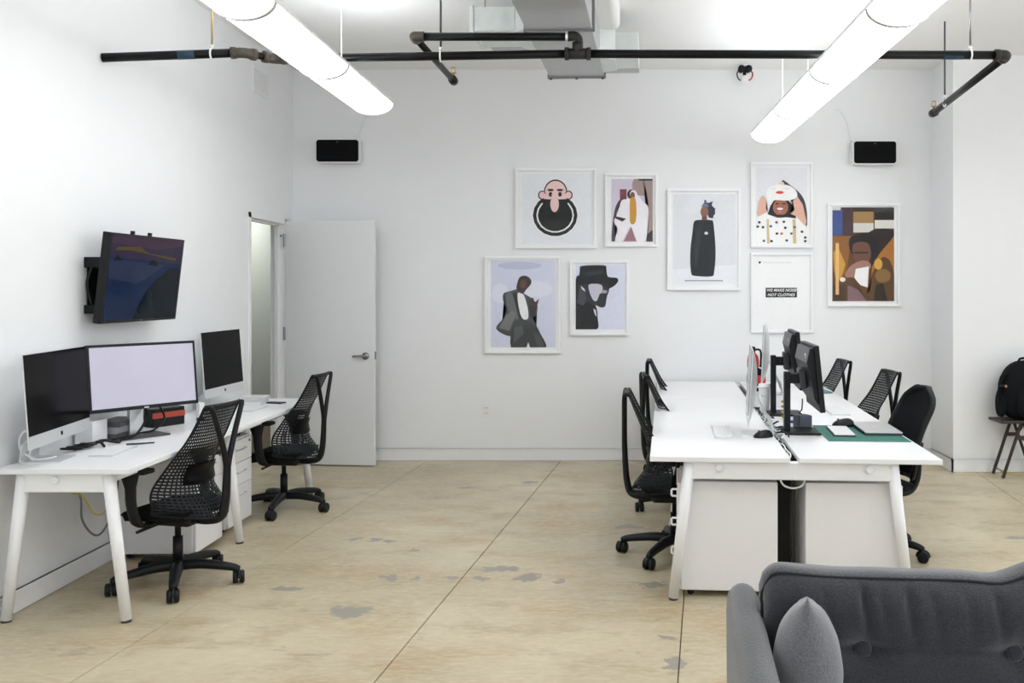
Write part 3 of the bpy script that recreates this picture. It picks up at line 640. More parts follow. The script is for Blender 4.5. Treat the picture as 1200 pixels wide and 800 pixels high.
# double desk, turned a little against the walls
DA = R(3.7); DC = Vector((.953, 4.69, 0)); DW2 = .7375; DL = 3.88
def Wd(s, t, z=0.0):
    s -= DW2; return (DC.x+math.cos(DA)*s+math.sin(DA)*t, DC.y-math.sin(DA)*s+math.cos(DA)*t, z)
rd = empty('double_desk', Wd(0, 0), -DA, 'long white double desk with splayed legs and central cable gap', 'desk')
bay = DL/3
for i in range(3):
    for a, b in ((0, DW2-.022), (DW2+.022, 2*DW2)):
        obj('worktop', bx(a, b, i*bay+.001, (i+1)*bay-.001, DZ-DT, DZ, bev=.002, seg=1), DESKW, rd)
for t in (.045, bay, 2*bay, DL-.05): end_frame(rd, .12, 1.322, t, (.355, 1.115))
for x in (.28, .62, .86, 1.20): obj('rail', bx(x-.02, x+.02, .07, DL-.07, DZ-DT-.05, DZ-DT), METW, rd)
bm = nb(); a, b = DW2-.07, DW2+.07; box(bm, a, b, .08, DL-.1, DZ-.125, DZ-.12); box(bm, a, a+.004, .08, DL-.1, DZ-.12, DZ-DT-.004); box(bm, b-.004, b, .08, DL-.1, DZ-.12, DZ-DT-.004)
obj('cable_tray', bm, BLK, rd)
obj('gap_shade_panel', bx(DW2-.075, DW2+.022, .32, .34, .02, .62), BLK, rd)  # black panel widened across the gap to stand in for its shade
obj('cable_riser', bx(DW2+.025, DW2+.045, .30, .33, .03, .63), GREYB, rd)
obj('cable_loop', tb([(DW2-.065, .075, DZ-.125), (DW2-.045, .072, DZ-.155), (DW2, .07, DZ-.168), (DW2+.045, .072, DZ-.155), (DW2+.065, .075, DZ-.12)], .005, n=8), WPLAST, rd, True)
def pedestal(label, loc, rz, group=None, hand='loop', hand_side=1, dw=.40, dd=.46, hh=.605, zb=.035):
    """front faces local +x, origin at floor under the middle of the front"""
    p = empty('drawer_pedestal', loc, rz, label, 'drawer unit', group)
    obj('body', bx(-dd, -.018, -dw/2, dw/2, zb, hh, bev=.006), PEDW, p)
    zs = [(hh-.012, hh-.16), (hh-.164, hh-.312), (hh-.316, zb+.006)]
    for zt, z0 in zs:
        d = obj('drawer', bx(-.018, 0, -dw/2+.003, dw/2-.003, z0, zt, bev=.003), PEDW, p)
        zc = zt-.062
        if hand == 'loop':
            bm = nb(); y0 = hand_side*(dw/2-.06)
            tube(bm, [(-.002, y0, zc+.018), (.026, y0, zc+.018), (.030, y0, zc+.014), (.030, y0, zc-.014), (.026, y0, zc-.018), (-.002, y0, zc-.018)], .0055, n=8, smooth_path=False)
        else:
            bm = nb(); box(bm, .014, .02, -.075, .075, zc-.004, zc+.004, bev=.002); box(bm, -.001, .016, -.075, -.067, zc-.004, zc+.004); box(bm, -.001, .016, .067, .075, zc-.004, zc+.004)
        obj('handle', bm, ALU if hand != 'loop' else METW, d)
    obj('lock', cy((-.001, dw/2-.045, hh-.038), (.004, dw/2-.045, hh-.038), .009, n=14), GREYB, p)
    for x in (-dd+.05, -.07):
        for y in (-dw/2+.05, dw/2-.05): obj('caster', cy((x, y-.012, .0175), (x, y+.012, .0175), .0175, n=14), BLK, p)
    return p
G = 'white drawer pedestals under the desks'
q = Wd(.142, .30); pedestal('white drawer pedestal with loop handles facing the mesh chairs on the door side', q, PI-DA, G, dw=.42, dd=.52)
q = Wd(1.30, .30); pedestal('white drawer pedestal under the double desk beside the solid back chair', q, -DA, G, dw=.42, dd=.495)
pedestal('white drawer pedestal under the wall desk behind the mesh chair', (-2.44, 5.65, 0), 0, G, 'bar', dw=.38, dd=.46)
pedestal('white three drawer pedestal with bar handles beside the wall desk middle leg', (-2.475, 6.21, 0), 0, G, 'bar', dw=.40, dd=.42)
pb = tag(obj('black_box', bx(-.16, .16, -.14, .14, 0, .045, bev=.006), BLK, None, loc=(-2.68, 6.19, .605)), 'flat black box lying on top of the three drawer pedestal', 'box')

# ------------------------------------------------------------------ chairs
def base_arm_mesh():
    bm = nb()
    tube(bm, [(.03, 0, .105), (.12, 0, .108), (.22, 0, .098), (.30, 0, .085), (.325, 0, .072)], .02, n=10, radii=[.030, .028, .024, .020, .017], flat=1.2)
    return bm
def add_base(root, rot, m=BLK, rad=.325):
    first = None
    for k in range(5):
        a = rot+k*2*PI/5
        if first is None:
            arm = obj('base_arm', base_arm_mesh(), m, root, True)
            cs = nb(); cyl(cs, (0, 0, .05), (0, 0, .078), .008, n=8); tube(cs, [(-.028, 0, .03), (-.02, 0, .052), (0, 0, .060), (.02, 0, .052), (.028, 0, .03)], .010, n=8, flat=1.6)
            caster = obj('caster', cs, m, root, True)
            w1 = obj('wheel', lathe(nb(), [(.012, -.013), (.029, -.013), (.034, -.008), (.034, .008), (.029, .013), (.012, .013)], 18), m, caster, True)
            w1.rotation_euler = (PI/2, 0, 0); w1.location = (0, .017, .034)
            w2 = w1.copy(); COL.objects.link(w2); w2.parent = caster; w2.location = (0, -.017, .034)
            first = (arm, caster)
        else:
            arm = first[0].copy(); COL.objects.link(arm); arm.parent = root
            caster = copy_tree(first[1], root)
        arm.rotation_euler = (0, 0, a)
        caster.location = (rad*math.cos(a), rad*math.sin(a), 0); caster.rotation_euler = (0, 0, a*1.7+k)
    bm = nb(); lathe(bm, [(.036, .085), (.044, .095), (.044, .12), (.032, .135)], 18); obj('hub', bm, m, root, True)
    bm = nb(); cyl(bm, (0, 0, .12), (0, 0, .26), .026); cyl(bm, (0, 0, .26), (0, 0, .37), .016); obj('gas_column', bm, m, root, True)
def seat_mesh(x0, x1, hw, z, th, dip=.012, front_drop=.03):
    bm = nb(); n = 16; m = 14; top = []; bot = []
    for i in range(n+1):
        u = -1+2*i/n; rt = []; rb = []
        for j in range(m+1):
            v_ = -1+2*j/m
            # square-to-rounded mapping
            ux = u*math.sqrt(1-.32*v_*v_); vy = v_*math.sqrt(1-.32*u*u)
            x = (x0+x1)/2+ux*(x1-x0)/2; y = vy*hw
            e = max(abs(u), abs(v_)); edge = max(0, 1-e**8)
            zz = z-dip*(1-v_*v_)-front_drop*max(0, u)**3+.008*max(0, -u)**2
            rt.append(bm.verts.new((x, y, zz-.02*(1-edge)))); rb.append(bm.verts.new((x*.98, y*.94, zz-.02-th*edge)))
        top.append(rt); bot.append(rb)
    for g, fl_ in ((top, False), (bot, True)):
        for i in range(n):
            for j in range(m):
                q = (g[i][j], g[i+1][j], g[i+1][j+1], g[i][j+1]); bm.faces.new(q[::-1] if fl_ else q)
    ring = [(i, 0) for i in range(n)]+[(n, j) for j in range(m)]+[(i, m) for i in range(n, 0, -1)]+[(0, j) for j in range(m, 0, -1)]
    for a, b in zip(ring, ring[1:]+ring[:1]): bm.faces.new((top[a[0]][a[1]], top[b[0]][b[1]], bot[b[0]][b[1]], bot[a[0]][a[1]]))
    return bm
def interp(tab, v):
    for (a, x), (b, y) in zip(tab, tab[1:]):
        if v <= b:
            t = (v-a)/(b-a); t = t*t*(3-2*t) if False else t; return x+(y-x)*t
    return tab[-1][1]
XC = [(0, -.268), (.08, -.248), (.22, -.180), (.38, -.150), (.55, -.178), (.75, -.228), (1, -.290)]
HWT = [(0, .245), (.15, .25), (.35, .215), (.6, .172), (.85, .152), (1, .15)]
WRP = [(0, .24), (.2, .17), (.4, .085), (.7, .035), (1, .02)]
def back_pt(u, v):
    return Vector((interp(XC, v)+interp(WRP, v)*abs(u)**2.2, u*interp(HWT, v), .385+.60*v+.05*(abs(u)**2)*(1-v)**2))
def mesh_chair_proto(label):
    t = empty('mesh_chair', (0, 0, 0), 0, label, 'chair', 'black mesh office chairs at the desks')
    add_base(t, 0)
    obj('seat', seat_mesh(-.22, .25, .245, .452, .055), BLKF, t, True)
    # suspension back: open lattice
    bm = nb(); nu, nv = 26, 34
    g = [[bm.verts.new(back_pt(-1+2*i/nu, j/nv)) for j in range(nv+1)] for i in range(nu+1)]
    for i in range(nu):
        for j in range(nv): bm.faces.new((g[i][j], g[i+1][j], g[i+1][j+1], g[i][j+1]))
    bmesh.ops.wireframe(bm, faces=bm.faces[:], thickness=.0098, offset=0, use_replace=True, use_boundary=True, use_even_offset=True)
    obj('suspension_back', bm, BLKM, t)
    for s in (-1, 1): obj('back_edge', tb([back_pt(s, j/12) for j in range(13)], .006, n=6, sub=3), BLKM, t, True)
    obj('back_edge', tb([back_pt(-1+j/6, 0) for j in range(13)], .008, n=6, sub=3), BLKM, t, True)
    # lumbar pad behind the back
    bm = nb(); gg = []
    for i in range(9):
        gg.append([bm.verts.new(back_pt(-.62+1.24*i/8, .30+.17*j/4)+Vector((-.012, 0, 0))) for j in range(5)])
    for i in range(8):
        for j in range(4): bm.faces.new((gg[i][j], gg[i+1][j], gg[i+1][j+1], gg[i][j+1]))
    bmesh.ops.solidify(bm, geom=bm.faces[:], thickness=.012); obj('lumbar_pad', bm, BLK, t, True)
    # top bar and Y tower
    obj('top_bar', tb([back_pt(-1+2*j/8, 1)+Vector((-.006, 0, 0)) for j in range(9)], .013, n=8, sub=3), BLK, t, True)
    bm = nb()
    tube(bm, [(-.10, 0, .362), (-.19, 0, .358), (-.262, 0, .378), (-.288, 0, .45), (-.298, 0, .56), (-.302, 0, .68)], .02, n=10, radii=[.024, .024, .022, .020, .018, .016], flat=1.5)
    for s in (-1, 1): tube(bm, [(-.301, 0, .62), (-.303, s*.018, .70), (-.303, s*.07, .84), (-.302, s*.125, .965), (-.294, s*.145, .988)], .016, n=8, radii=[.017, .016, .015, .014, .012])
    obj('back_tower', bm, BLK, t, True)
    # tilt mechanism with lever
    bm = nb(); box(bm, -.14, .14, -.10, .10, .335, .395, bev=.02); obj('tilt_mechanism', bm, BLK, t)
    obj('tilt_lever', box(tb([(.06, -.08, .36), (.07, -.22, .352), (.075, -.29, .348)], .007, n=6), .05, .10, -.31, -.26, .340, .352, bev=.003), BLK, t)
    obj('tilt_lever', tb([(.02, .08, .36), (.03, .22, .352), (.03, .28, .35)], .009, n=6), BLK, t)
    for s in (-1, 1):
        bm = nb(); tube(bm, [(.04, s*.10, .372), (.04, s*.20, .368), (.035, s*.275, .40), (.05, s*.295, .49), (.06, s*.290, .58), (.07, s*.283, .655)], .02, n=10, radii=[.022, .026, .034, .032, .034, .062], flat=.5, up=(1, 0, 0))
        a = obj('armrest', bm, BLK, t, True)
        bm = nb(); box(bm, -.05, .20, s*.283-.045, s*.283+.045, .655, .682, bev=.012, seg=3); obj('arm_pad', bm, BLKM, a, True)
    return t
def solid_chair(label, loc, rz, rot):
    t = empty('solid_back_chair', loc, rz, label, 'chair')
    add_base(t, rot)
    obj('seat', seat_mesh(-.22, .26, .25, .46, .05), BLKF, t, True)
    bm = nb(); nu, nv = 14, 18; F_ = []; B_ = []
    def pt(u, v, off):
        hw = .178*(1-.10*(v-.45)**2*4); k = math.sqrt(max(.05, 1-((v-.80)/.20)**2*.80)) if v > .80 else (1-max(0, (.2-v)/.2)**2*.25)
        x = -.235+.05*math.sin(PI*min(1, v*1.3))*.6-.15*v**1.6+.03*u*u+off
        return Vector((x, u*hw*k, .47+.525*v))
    for off, st in ((0, F_), (-.016, B_)):
        for i in range(nu+1): st.append([bm.verts.new(pt(-1+2*i/nu, j/nv, off)) for j in range(nv+1)])
        for i in range(nu):
            for j in range(nv): bm.faces.new((st[i][j], st[i+1][j], st[i+1][j+1], st[i][j+1]))
    obj('backrest', bm, BLKF, t, True)
    path = [pt(-1, j/10, -.008) for j in range(11)]+[pt(-1+i/5, 1, -.008) for i in range(1, 10)]+[pt(1, 1-j/10, -.008) for j in range(11)]+[pt(1-i/5, 0, -.008) for i in range(1, 10)]
    obj('back_frame', tb(path, .016, n=8, sub=2, closed=True), BLK, t, True)
    obj('back_upright', tb([(-.10, 0, .36), (-.25, 0, .36), (-.31, 0, .43), (-.325, 0, .56), (-.335, 0, .66)], .024, n=10, flat=1.6), BLK, t, True)
    obj('tilt_mechanism', bx(-.14, .13, -.11, .11, .345, .40, bev=.02), BLK, t)
    bm = nb(); box(bm, -.16, -.07, -.30, -.19, .32, .44, bev=.02, seg=3); obj('adjust_knob', bm, BLK, t, True)
    return t
proto = None
def mesh_chair(label, x, y, head, base_world):
    """head: direction the sitter faces, degrees from +X; base_world: angle of one base arm"""
    global proto
    if proto is None: proto = mesh_chair_proto(label); t = proto
    else: t = copy_tree(proto)
    t['label'] = label
    t.location = (x, y, 0); t.rotation_euler = (0, 0, R(head))
    k = 0; da = R(base_world-head)
    for ch in t.children:
        if ch.name.startswith('base_arm'):
            ch.rotation_euler = (0, 0, da+k*2*PI/5); k += 1
    k = 0
    for ch in t.children:
        if ch.name.startswith('caster'):
            a = da+k*2*PI/5; ch.location = (.325*math.cos(a), .325*math.sin(a), 0); ch.rotation_euler = (0, 0, a*1.7+k+x); k += 1
    return t
mesh_chair('black mesh chair at the wall desk in front of the wide lavender screen', -2.345, 5.03, 168, 3)
mesh_chair('black mesh chair at the wall desk beside the open door', -2.36, 6.72, 175, -14)
mesh_chair('black mesh chair at the double desk beside the loop handle drawers', .405, 5.56, -2, 23)
mesh_chair('black mesh chair between two others on the door side of the double desk', .555, 6.68, 4, 40)
mesh_chair('black mesh chair by the back wall on the door side of the double desk', .645, 7.95, -4, 10)
mesh_chair('black mesh chair at the double desk next to the solid back chair', 1.845, 6.90, 185, 12)
mesh_chair('black mesh chair by the back wall on the backpack side of the double desk', 1.76, 7.95, 184, 30)
solid_chair('black office chair with solid rounded backrest at the double desk corner', (1.60, 5.62, 0), R(194), R(-36-196))

# ------------------------------------------------------------------ computers
APPLE = [(0, .007), (.006, .0105), (.0105, .006), (.0085, .001), (.0105, -.006), (.005, -.0115), (0, -.0095), (-.005, -.0115), (-.011, -.004), (-.011, .004), (-.006, .0105)]
def imac(label, loc, yaw, zc, w, h, tilt, group='silver all in one computers', raise_=0.0):
    """loc: point on the desk below the screen centre; screen faces local +x"""
    t = empty('all_in_one_computer', loc, yaw, label, 'computer', group)
    TM = Matrix.Translation((0, 0, zc)) @ Matrix.Rotation(tilt, 4, 'Y')
    def part(name, bm, m, parent=t, smooth=False):
        for vx in bm.verts: vx.co = TM @ vx.co
        return obj(name, bm, m, parent, smooth)
    bm = nb(); n, m_ = 14, 12; back = []
    for i in range(n+1):
        u = -1+2*i/n; row = []
        for j in range(m_+1):
            v_ = -1+2*j/m_
            d = .006+.042*(max(0, 1-abs(u)**2.2)*max(0, 1-abs(v_)**2.2))**.8
            row.append(bm.verts.new((-d, u*w/2, v_*h/2)))
        back.append(row)
    for i in range(n):
        for j in range(m_): bm.faces.new((back[i][j], back[i+1][j], back[i+1][j+1], back[i][j+1]))
    fr = {}
    ring = [(i, 0) for i in range(n)]+[(n, j) for j in range(m_)]+[(i, m_) for i in range(n, 0, -1)]+[(0, j) for j in range(m_, 0, -1)]
    for (i, j) in ring: c = back[i][j].co; fr[(i, j)] = bm.verts.new((0, c.y, c.z))
    for a, b in zip(ring, ring[1:]+ring[:1]): bm.faces.new((back[a[0]][a[1]], back[b[0]][b[1]], fr[b], fr[a]))
    bm.faces.new([fr[r] for r in ring])
    body = part('body', bm, ALU, smooth=False)
    part('screen', bx(0, .0022, -w/2+.004, w/2-.004, -h/2+.062, h/2-.004), GLOSSB)
    part('logo', prism(nb(), [(p[0], p[1]-h/2+.031) for p in APPLE], 0, 0, .0012), GLOSSB, t)
    zb = zc-h/2
    bm = nb(); st = [(-.045, zc-.05), (-.10, zb+.02), (-.135, .09), (-.145, .012), (-.13, .0), (.045, .0), (.045, .006), (-.125, .008), (-.135, .016), (-.125, .10), (-.09, zb+.035), (-.035, zc-.045)]
    prism(bm, st, 1, -.095, .095); obj('stand', bm, ALU, t)
    return t
imac('large silver computer with black screen at the near end of the wall desk', (-2.765, 4.645, DZ), .144, 1.077-DZ, .692, .449, -.069)
imac('large silver computer with black screen at the door end of the wall desk', (-2.765, 6.63, DZ), -.019, 1.081-DZ, .632, .458, -.074)
q = Wd(.575, .80, DZ); imac('silver computer seen edge on beside the black mouse on the double desk', q, PI-R(7.3), .30, .62, .43, -.06)
q = Wd(.80, 2.15, DZ+.085); imac('grey silver computer raised on white box behind the near black monitor', q, PI-R(11.0), .305, .62, .43, -.05)
q = Wd(.80+.02, 2.15, DZ); tag(obj('riser_box', bx(-.13, .13, -.14, .14, 0, .084, bev=.004), PEDW, None, loc=q, rot=(0, 0, -DA)), 'white riser box under the far silver computer', 'box')

def flat_monitor(label, loc, yaw, zc, w, h, tilt, scr, base_off, backstyle, group=None):
    t = empty('flat_monitor', loc, yaw, label, 'monitor', group)
    TM = Matrix.Translation((0, 0, zc)) @ Matrix.Rotation(tilt, 4, 'Y')
    def part(name, bm, m, smooth=False, parent=t):
        for vx in bm.verts: vx.co = TM @ vx.co
        return obj(name, bm, m, parent, smooth)
    part('case', bx(-.03, 0, -w/2, w/2, -h/2, h/2, bev=.004), BLK)
    b = .016
    part('screen', bx(-.001, .0015, -w/2+b, w/2-b, -h/2+b+.004, h/2-b), scr)
    part('badge', bx(0, .002, -.014, .014, -h/2+.003, -h/2+.012), CHROME)
    if backstyle:
        bm = nb(); k = .36
        prism(bm, [(-.03, h*.46), (-.03, -h*.40), (-.052, -h*.30), (-.062, h*.05), (-.075, h*.26), (-.050, h*.46)], 1, -w*.46, w*.46); part('rear_cover', bm, BLK)
        bm = nb(); prism(bm, [(-.0515, h*.465), (-.078, h*.255), (-.074, h*.25), (-.048, h*.46)], 1, -w*.45, w*.45); rc = part('rear_top_panel', bm, PANELG)
        part('rear_logo', box(bx(-.071, -.068, -w*.36, -w*.28, h*.345, h*.385), -.071, -.068, -w*.335, -w*.305, h*.30, h*.33), ALU)
        bm = nb(); box(bm, -.10, -.06, -.06, .06, -.07, .05, bev=.008); part('mount_plate', bm, GREYB)
        bm = nb(); box(bm, base_off-.020, base_off+.016, -.03, .03, .0, zc+.02, bev=.006); obj('stand_post', bm, BLK, t)
        bm = nb(); box(bm, base_off, -.07, -.025, .025, zc-.05, zc+.01, bev=.006); obj('stand_arm', bm, BLK, t)
        bm = nb(); box(bm, base_off-.055, base_off+.185, -.125, .125, 0, .014, bev=.006); obj('stand_base', bm, BLK, t)
    else:
        part('rear_cover', bx(-.06, -.028, -w*.36, w*.36, -h*.34, h*.34, bev=.012), BLK)
        bm = nb(); box(bm, base_off-.02, base_off+.02, -.04, .04, .005, zc+.03, bev=.005); obj('stand_post', bm, ALU, t)
        bm = nb(); box(bm, base_off, -.05, -.03, .03, zc-.05, zc+.05); obj('stand_arm', bm, BLK, t)
        bm = nb(); box(bm, base_off-.09, base_off+.12, -.15, .15, 0, .010, bev=.003); obj('stand_base', bm, GREYB, t)
    return t
flat_monitor('wide monitor with pale lavender screen between the silver computers', (-2.675, 5.325, DZ), -.631, 1.108-DZ, .632, .379, -.121, LAV, -.11, False)
MG = 'black monitors on the double desk seen from behind'
q = Wd(.975, .86, DZ); flat_monitor('black monitor seen from behind above the green cutting mat', q, -DA, .345, .53, .385, -.10, GLOSSB, -.165, True, MG)
q = Wd(.985, 1.66, DZ); flat_monitor('taller set black monitor seen from behind near the grey silver computer', q, -DA-R(2), .385, .53, .385, -.08, GLOSSB, -.165, True, MG)

KEYM = mat('white_keys', (.88, .88, .89), .5, noise=.01)
def keyboard(label, loc, yaw, w=.43, d=.115):
    t = empty('keyboard', loc, yaw, label, 'keyboard', 'white keyboards')
    obj('base', bx(-d/2, d/2, -w/2, w/2, 0, .009, bev=.003), ALU, t)
    bm = nb(); nr, nc = 5, max(10, int(w/.0195)); pw = (w-.012)/nc; ph = (d-.012)/nr
    for r in range(nr):
        for c in range(nc):
            if r == 0 and 3 <= c <= 7:
                if c == 3: box(bm, d/2-.006-(r+1)*ph+.0015, d/2-.006-r*ph-.0015, -w/2+.006+3*pw, -w/2+.006+8*pw-.003, .009, .0115)
                continue
            box(bm, d/2-.006-(r+1)*ph+.0015, d/2-.006-r*ph-.0015, -w/2+.006+c*pw+.0015, -w/2+.006+(c+1)*pw-.0015, .009, .0115)
    obj('keys', bm, KEYM, t); return t
# local +x of a keyboard points to the typist
keyboard('white keyboard lying in front of the edge-on computer', Wd(.42, .83, DZ), PI-DA, .43, .115)
keyboard('white keyboard in front of the taller set black monitor', Wd(1.27, 1.83, DZ), -DA, .43, .13)
keyboard('white keyboard in front of the near wall desk computer', (-2.61, 4.87, DZ), R(4), .30, .12)
keyboard('white keyboard at the door end of the wall desk', (-2.54, 6.60, DZ), 0, .30, .12)

def mouse(label, loc, yaw, m, sc=1.0, name='computer_mouse'):
    t = empty(name, loc, yaw, label, 'mouse', 'computer mice')
    bm = nb(); n, mm = 12, 14; rows = []
    for i in range(mm+1):
        x = -1+2*i/mm; row = []
        for j in range(n+1):
            a = PI*j/n; wv = math.sqrt(max(0.0, 1-abs(x)**2.6))
            row.append(bm.verts.new((x*.055*sc, math.cos(a)*.031*wv*sc, .002+math.sin(a)*.034*sc*wv*(1-.25*x))))
        rows.append(row)
    for i in range(mm):
        for j in range(n): bm.faces.new((rows[i][j], rows[i+1][j], rows[i+1][j+1], rows[i][j+1]))
    bmesh.ops.remove_doubles(bm, verts=bm.verts[:], dist=1e-5)
    bnd = [e for e in bm.edges if e.is_boundary]; bmesh.ops.holes_fill(bm, edges=bnd)
    obj('shell', bm, m, t, True)
    obj('wheel', cy((.025*sc, -.004, .032*sc), (.025*sc, .004, .032*sc), .006, n=12), GREYB, t)
    return t
mouse('black mouse lying beside the edge-on silver computer', Wd(.645, .655, DZ), R(205), BLK, 1.15)
mouse('chunky black mouse at the corner of the silver laptop', Wd(1.185, 1.09, DZ+.004), R(190), BLK, 1.35)

# things on the double desk
mt = empty('cutting_mat', Wd(1.235, .835, DZ), -DA, 'green gridded cutting mat at the corner of the double desk', 'mat')
obj('sheet', bx(-.235, .225, -.30, .30, 0, .003), GREENM, mt)
bm = nb()
for i in range(10): box(bm, -.225+i*.048, -.2235+i*.048, -.29, .29, .003, .0033)
for i in range(13): box(bm, -.225, .215, -.29+i*.048, -.2885+i*.048, .003, .0033)
obj('grid_lines', bm, mat('mat_lines', (.10, .28, .22), .6), mt)
lp = empty('laptop', Wd(1.352, .955, DZ+.0035), -DA, 'closed silver laptop lying on the green cutting mat', 'laptop')
obj('base', bx(-.105, .11, -.215, .215, 0, .012, bev=.003), GREYB, lp); obj('lid', bx(-.105, .11, -.215, .215, .0125, .021, bev=.003), ALU, lp)
obj('hinge', cy((-.104, -.17, .012), (-.104, .17, .012), .006, n=10), BLK, lp)
obj('logo', prism(nb(), [(p[0]*1.6, p[1]*1.6) for p in APPLE], 2, .0208, .0214), WPLAST, lp)
nbk = empty('notepad', Wd(1.125, .86, DZ+.0035), -DA-R(2), 'white notepad with dark edge beside the silver laptop', 'notepad')
obj('cover', bx(-.062, .062, -.17, .17, 0, .006, bev=.001), BLK, nbk); obj('pages', bx(-.058, .06, -.165, .165, .006, .013, bev=.001), WPLAST, nbk)
tag(obj('power_brick', bx(-.045, .045, -.04, .04, 0, .082, bev=.006), mat('slate_plastic', (.09, .10, .13), .5), None, loc=Wd(.925, 1.03, DZ), rot=(0, 0, R(20))), 'slate grey power brick beside the near black monitor stand', 'power brick')
tag(obj('blue_marker', cy((0, -.05, .009), (0, .05, .009), .009, n=12), mat('blue_plastic', (.03, .04, .30), .4), None, True, loc=Wd(.925, 1.22, DZ), rot=(0, 0, R(65))), 'short blue marker behind the slate power brick', 'marker')
tag(obj('teal_notebook', bx(-.07, .07, -.10, .10, 0, .014, bev=.002), mat('teal_cover', (.10, .22, .22), .6), None, loc=Wd(1.36, 3.02, DZ), rot=(0, 0, R(8))), 'teal notebook lying near the far chair on the backpack side', 'notebook')
# cup, canister, pouch
cp = empty('paper_cup', Wd(.770, 1.76, DZ), 0, 'tall white paper cup with a green round mark', 'cup')
obj('cup_body', lathe(nb(), [(.030, 0), (.032, .003), (.044, .17), (.046, .175)], 24), WPLAST, cp, True); obj('lid', lathe(nb(), [(.047, .172), (.048, .182), (.043, .188), (.040, .198), (.02, .199)], 24), WPLAST, cp, True)
bm = nb(); c = [bm.verts.new((.0405*math.cos(R(250)+a*.34*1.2), .0405*math.sin(R(250)+a*.34*1.2), .125+.016*b)) for a, b in [(math.cos(2*PI*i/16), math.sin(2*PI*i/16)) for i in range(16)]]; bm.faces.new(c)
obj('round_mark', bm, mat('green_print', (.12, .45, .05), .6), cp)
fe = empty('fire_extinguisher', Wd(.845, 3.45, DZ), 0, 'small red canister with black nozzle standing at the back wall end of the desk', 'extinguisher')
obj('tank', lathe(nb(), [(.045, 0), (.052, .01), (.052, .23), (.045, .27), (.022, .295), (.018, .31)], 24), REDM, fe, True)
obj('valve', box(cy((0, 0, .305), (0, 0, .345), .02), -.012, .012, -.06, .03, .335, .352, bev=.003), BLK, fe)
obj('hose', tb([(.02, 0, .325), (.06, -.01, .32), (.068, -.01, .26), (.062, -.01, .17)], .009, n=8), BLK, fe, True)
obj('label_band', lathe(nb(), [(.0525, .10), (.0525, .17), (.052, .171), (.052, .099)], 24), WPLAST, fe)
pc = empty('tool_pouch', Wd(.80, 2.72, DZ), R(10), 'dark red and black pouch slumped behind the white cup', 'pouch')
bm = nb(); bmesh.ops.create_icosphere(bm, subdivisions=3, radius=1)
for vx in bm.verts:
    c = vx.co; k = 1+.12*math.sin(7*c.x+3*c.z)*math.cos(5*c.y); vx.co = Vector((c.x*.075*k, c.y*.06*k, max(0, .11+c.z*.13*k)))
obj('bag', bm, BLKF, pc, True); obj('flap', bx(-.06, .06, -.075, -.04, .10, .17, bev=.012), REDM, pc); obj('zip', bx(-.05, .05, -.07, -.062, .075, .085), WPLAST, pc)
# cables
def cable(label, pts, r, m, name='cable', group=None, cat='cable', sub=6):
    return tag(obj(name, tb(pts, r, n=7, sub=sub), m, None, True), label, cat, group)
def lay(s0, t0, t1, n, amp, z, seed, zamp=.006):
    rnd = random.Random(seed); return [Wd(s0+rnd.uniform(-amp, amp), t0+(t1-t0)*i/(n-1), z+rnd.uniform(0, zamp)) for i in range(n)]
CGp = 'cables in the gap of the double desk'
cable('white cable lying in the gap of the double desk', lay(DW2, .10, 2.8, 22, .015, DZ-.02, 1), .0045, WPLAST, group=CGp)
cable('thin black cable lying in the gap of the double desk', lay(DW2, .12, 3.2, 24, .014, DZ-.03, 2), .004, BLK, group=CGp)
cable('grey cable lying in the gap of the double desk', lay(DW2, .15, 2.5, 26, .016, DZ-.026, 3), .004, ALU, group=CGp)
cable('white cable tangled up over the gap near the black mouse', [Wd(DW2+.02*math.sin(i*1.9), .55+.045*i, DZ+.012+.018*abs(math.sin(i*1.3))) for i in range(20)], .005, WPLAST, group=CGp)
cable('black cable tangled up over the gap near the black mouse', [Wd(DW2+.01+.03*math.sin(i*1.5+1), .50+.06*i, DZ+.014+.03*abs(math.sin(i*.9+.5))) for i in range(15)], .0045, BLK, group=CGp)
cable('yellow cable coil hanging between the two black monitor stands', [Wd(.862+.022*math.cos(i*1.25), 1.38+.022*math.sin(i*1.25), DZ+.006+.0065*i) for i in range(22)], .006, YELL)
cable('black cable looping from the near black monitor down to the slate power brick', [Wd(.90, .86, DZ+.20), Wd(.905, .92, DZ+.13), Wd(.90, 1.0, DZ+.10), Wd(.92, 1.03, DZ+.088)], .004, BLK)

# things on the wall desk
cable('tangle of black cable lying before the near wall desk computer', [(-2.83+.06*math.sin(i*2.1), 4.86+.014*i+.03*math.cos(i*1.7), DZ+.008+.012*abs(math.sin(i*1.1))) for i in range(20)], .0065, BLK)
cable('black cable running from the lavender monitor along the desk', [(-2.74, 5.42, DZ+.20), (-2.68, 5.36, DZ+.12), (-2.70, 5.28, DZ+.03), (-2.74, 5.20, DZ+.012), (-2.72, 5.12, DZ+.010), (-2.78, 5.06, DZ+.03), (-2.73, 5.00, DZ+.008)], .007, BLK)
cable('black cable arching under the lavender monitor to its stand', [(-2.69, 5.48, DZ+.20), (-2.63, 5.47, DZ+.10), (-2.66, 5.40, DZ+.035), (-2.72, 5.36, DZ+.022), (-2.76, 5.28, DZ+.012), (-2.80, 5.2, DZ+.01)], .006, BLK)
cable('thick white cable coiled behind the near wall desk computer', [(-2.86, 4.60, DZ+.012), (-2.90, 4.56, DZ+.06), (-2.915, 4.57, DZ+.12), (-2.90, 4.60, DZ+.15), (-2.89, 4.62, DZ+.08), (-2.87, 4.58, DZ+.02), (-2.82, 4.62, DZ+.010), (-2.80, 4.68, DZ+.012)], .006, WPLAST)
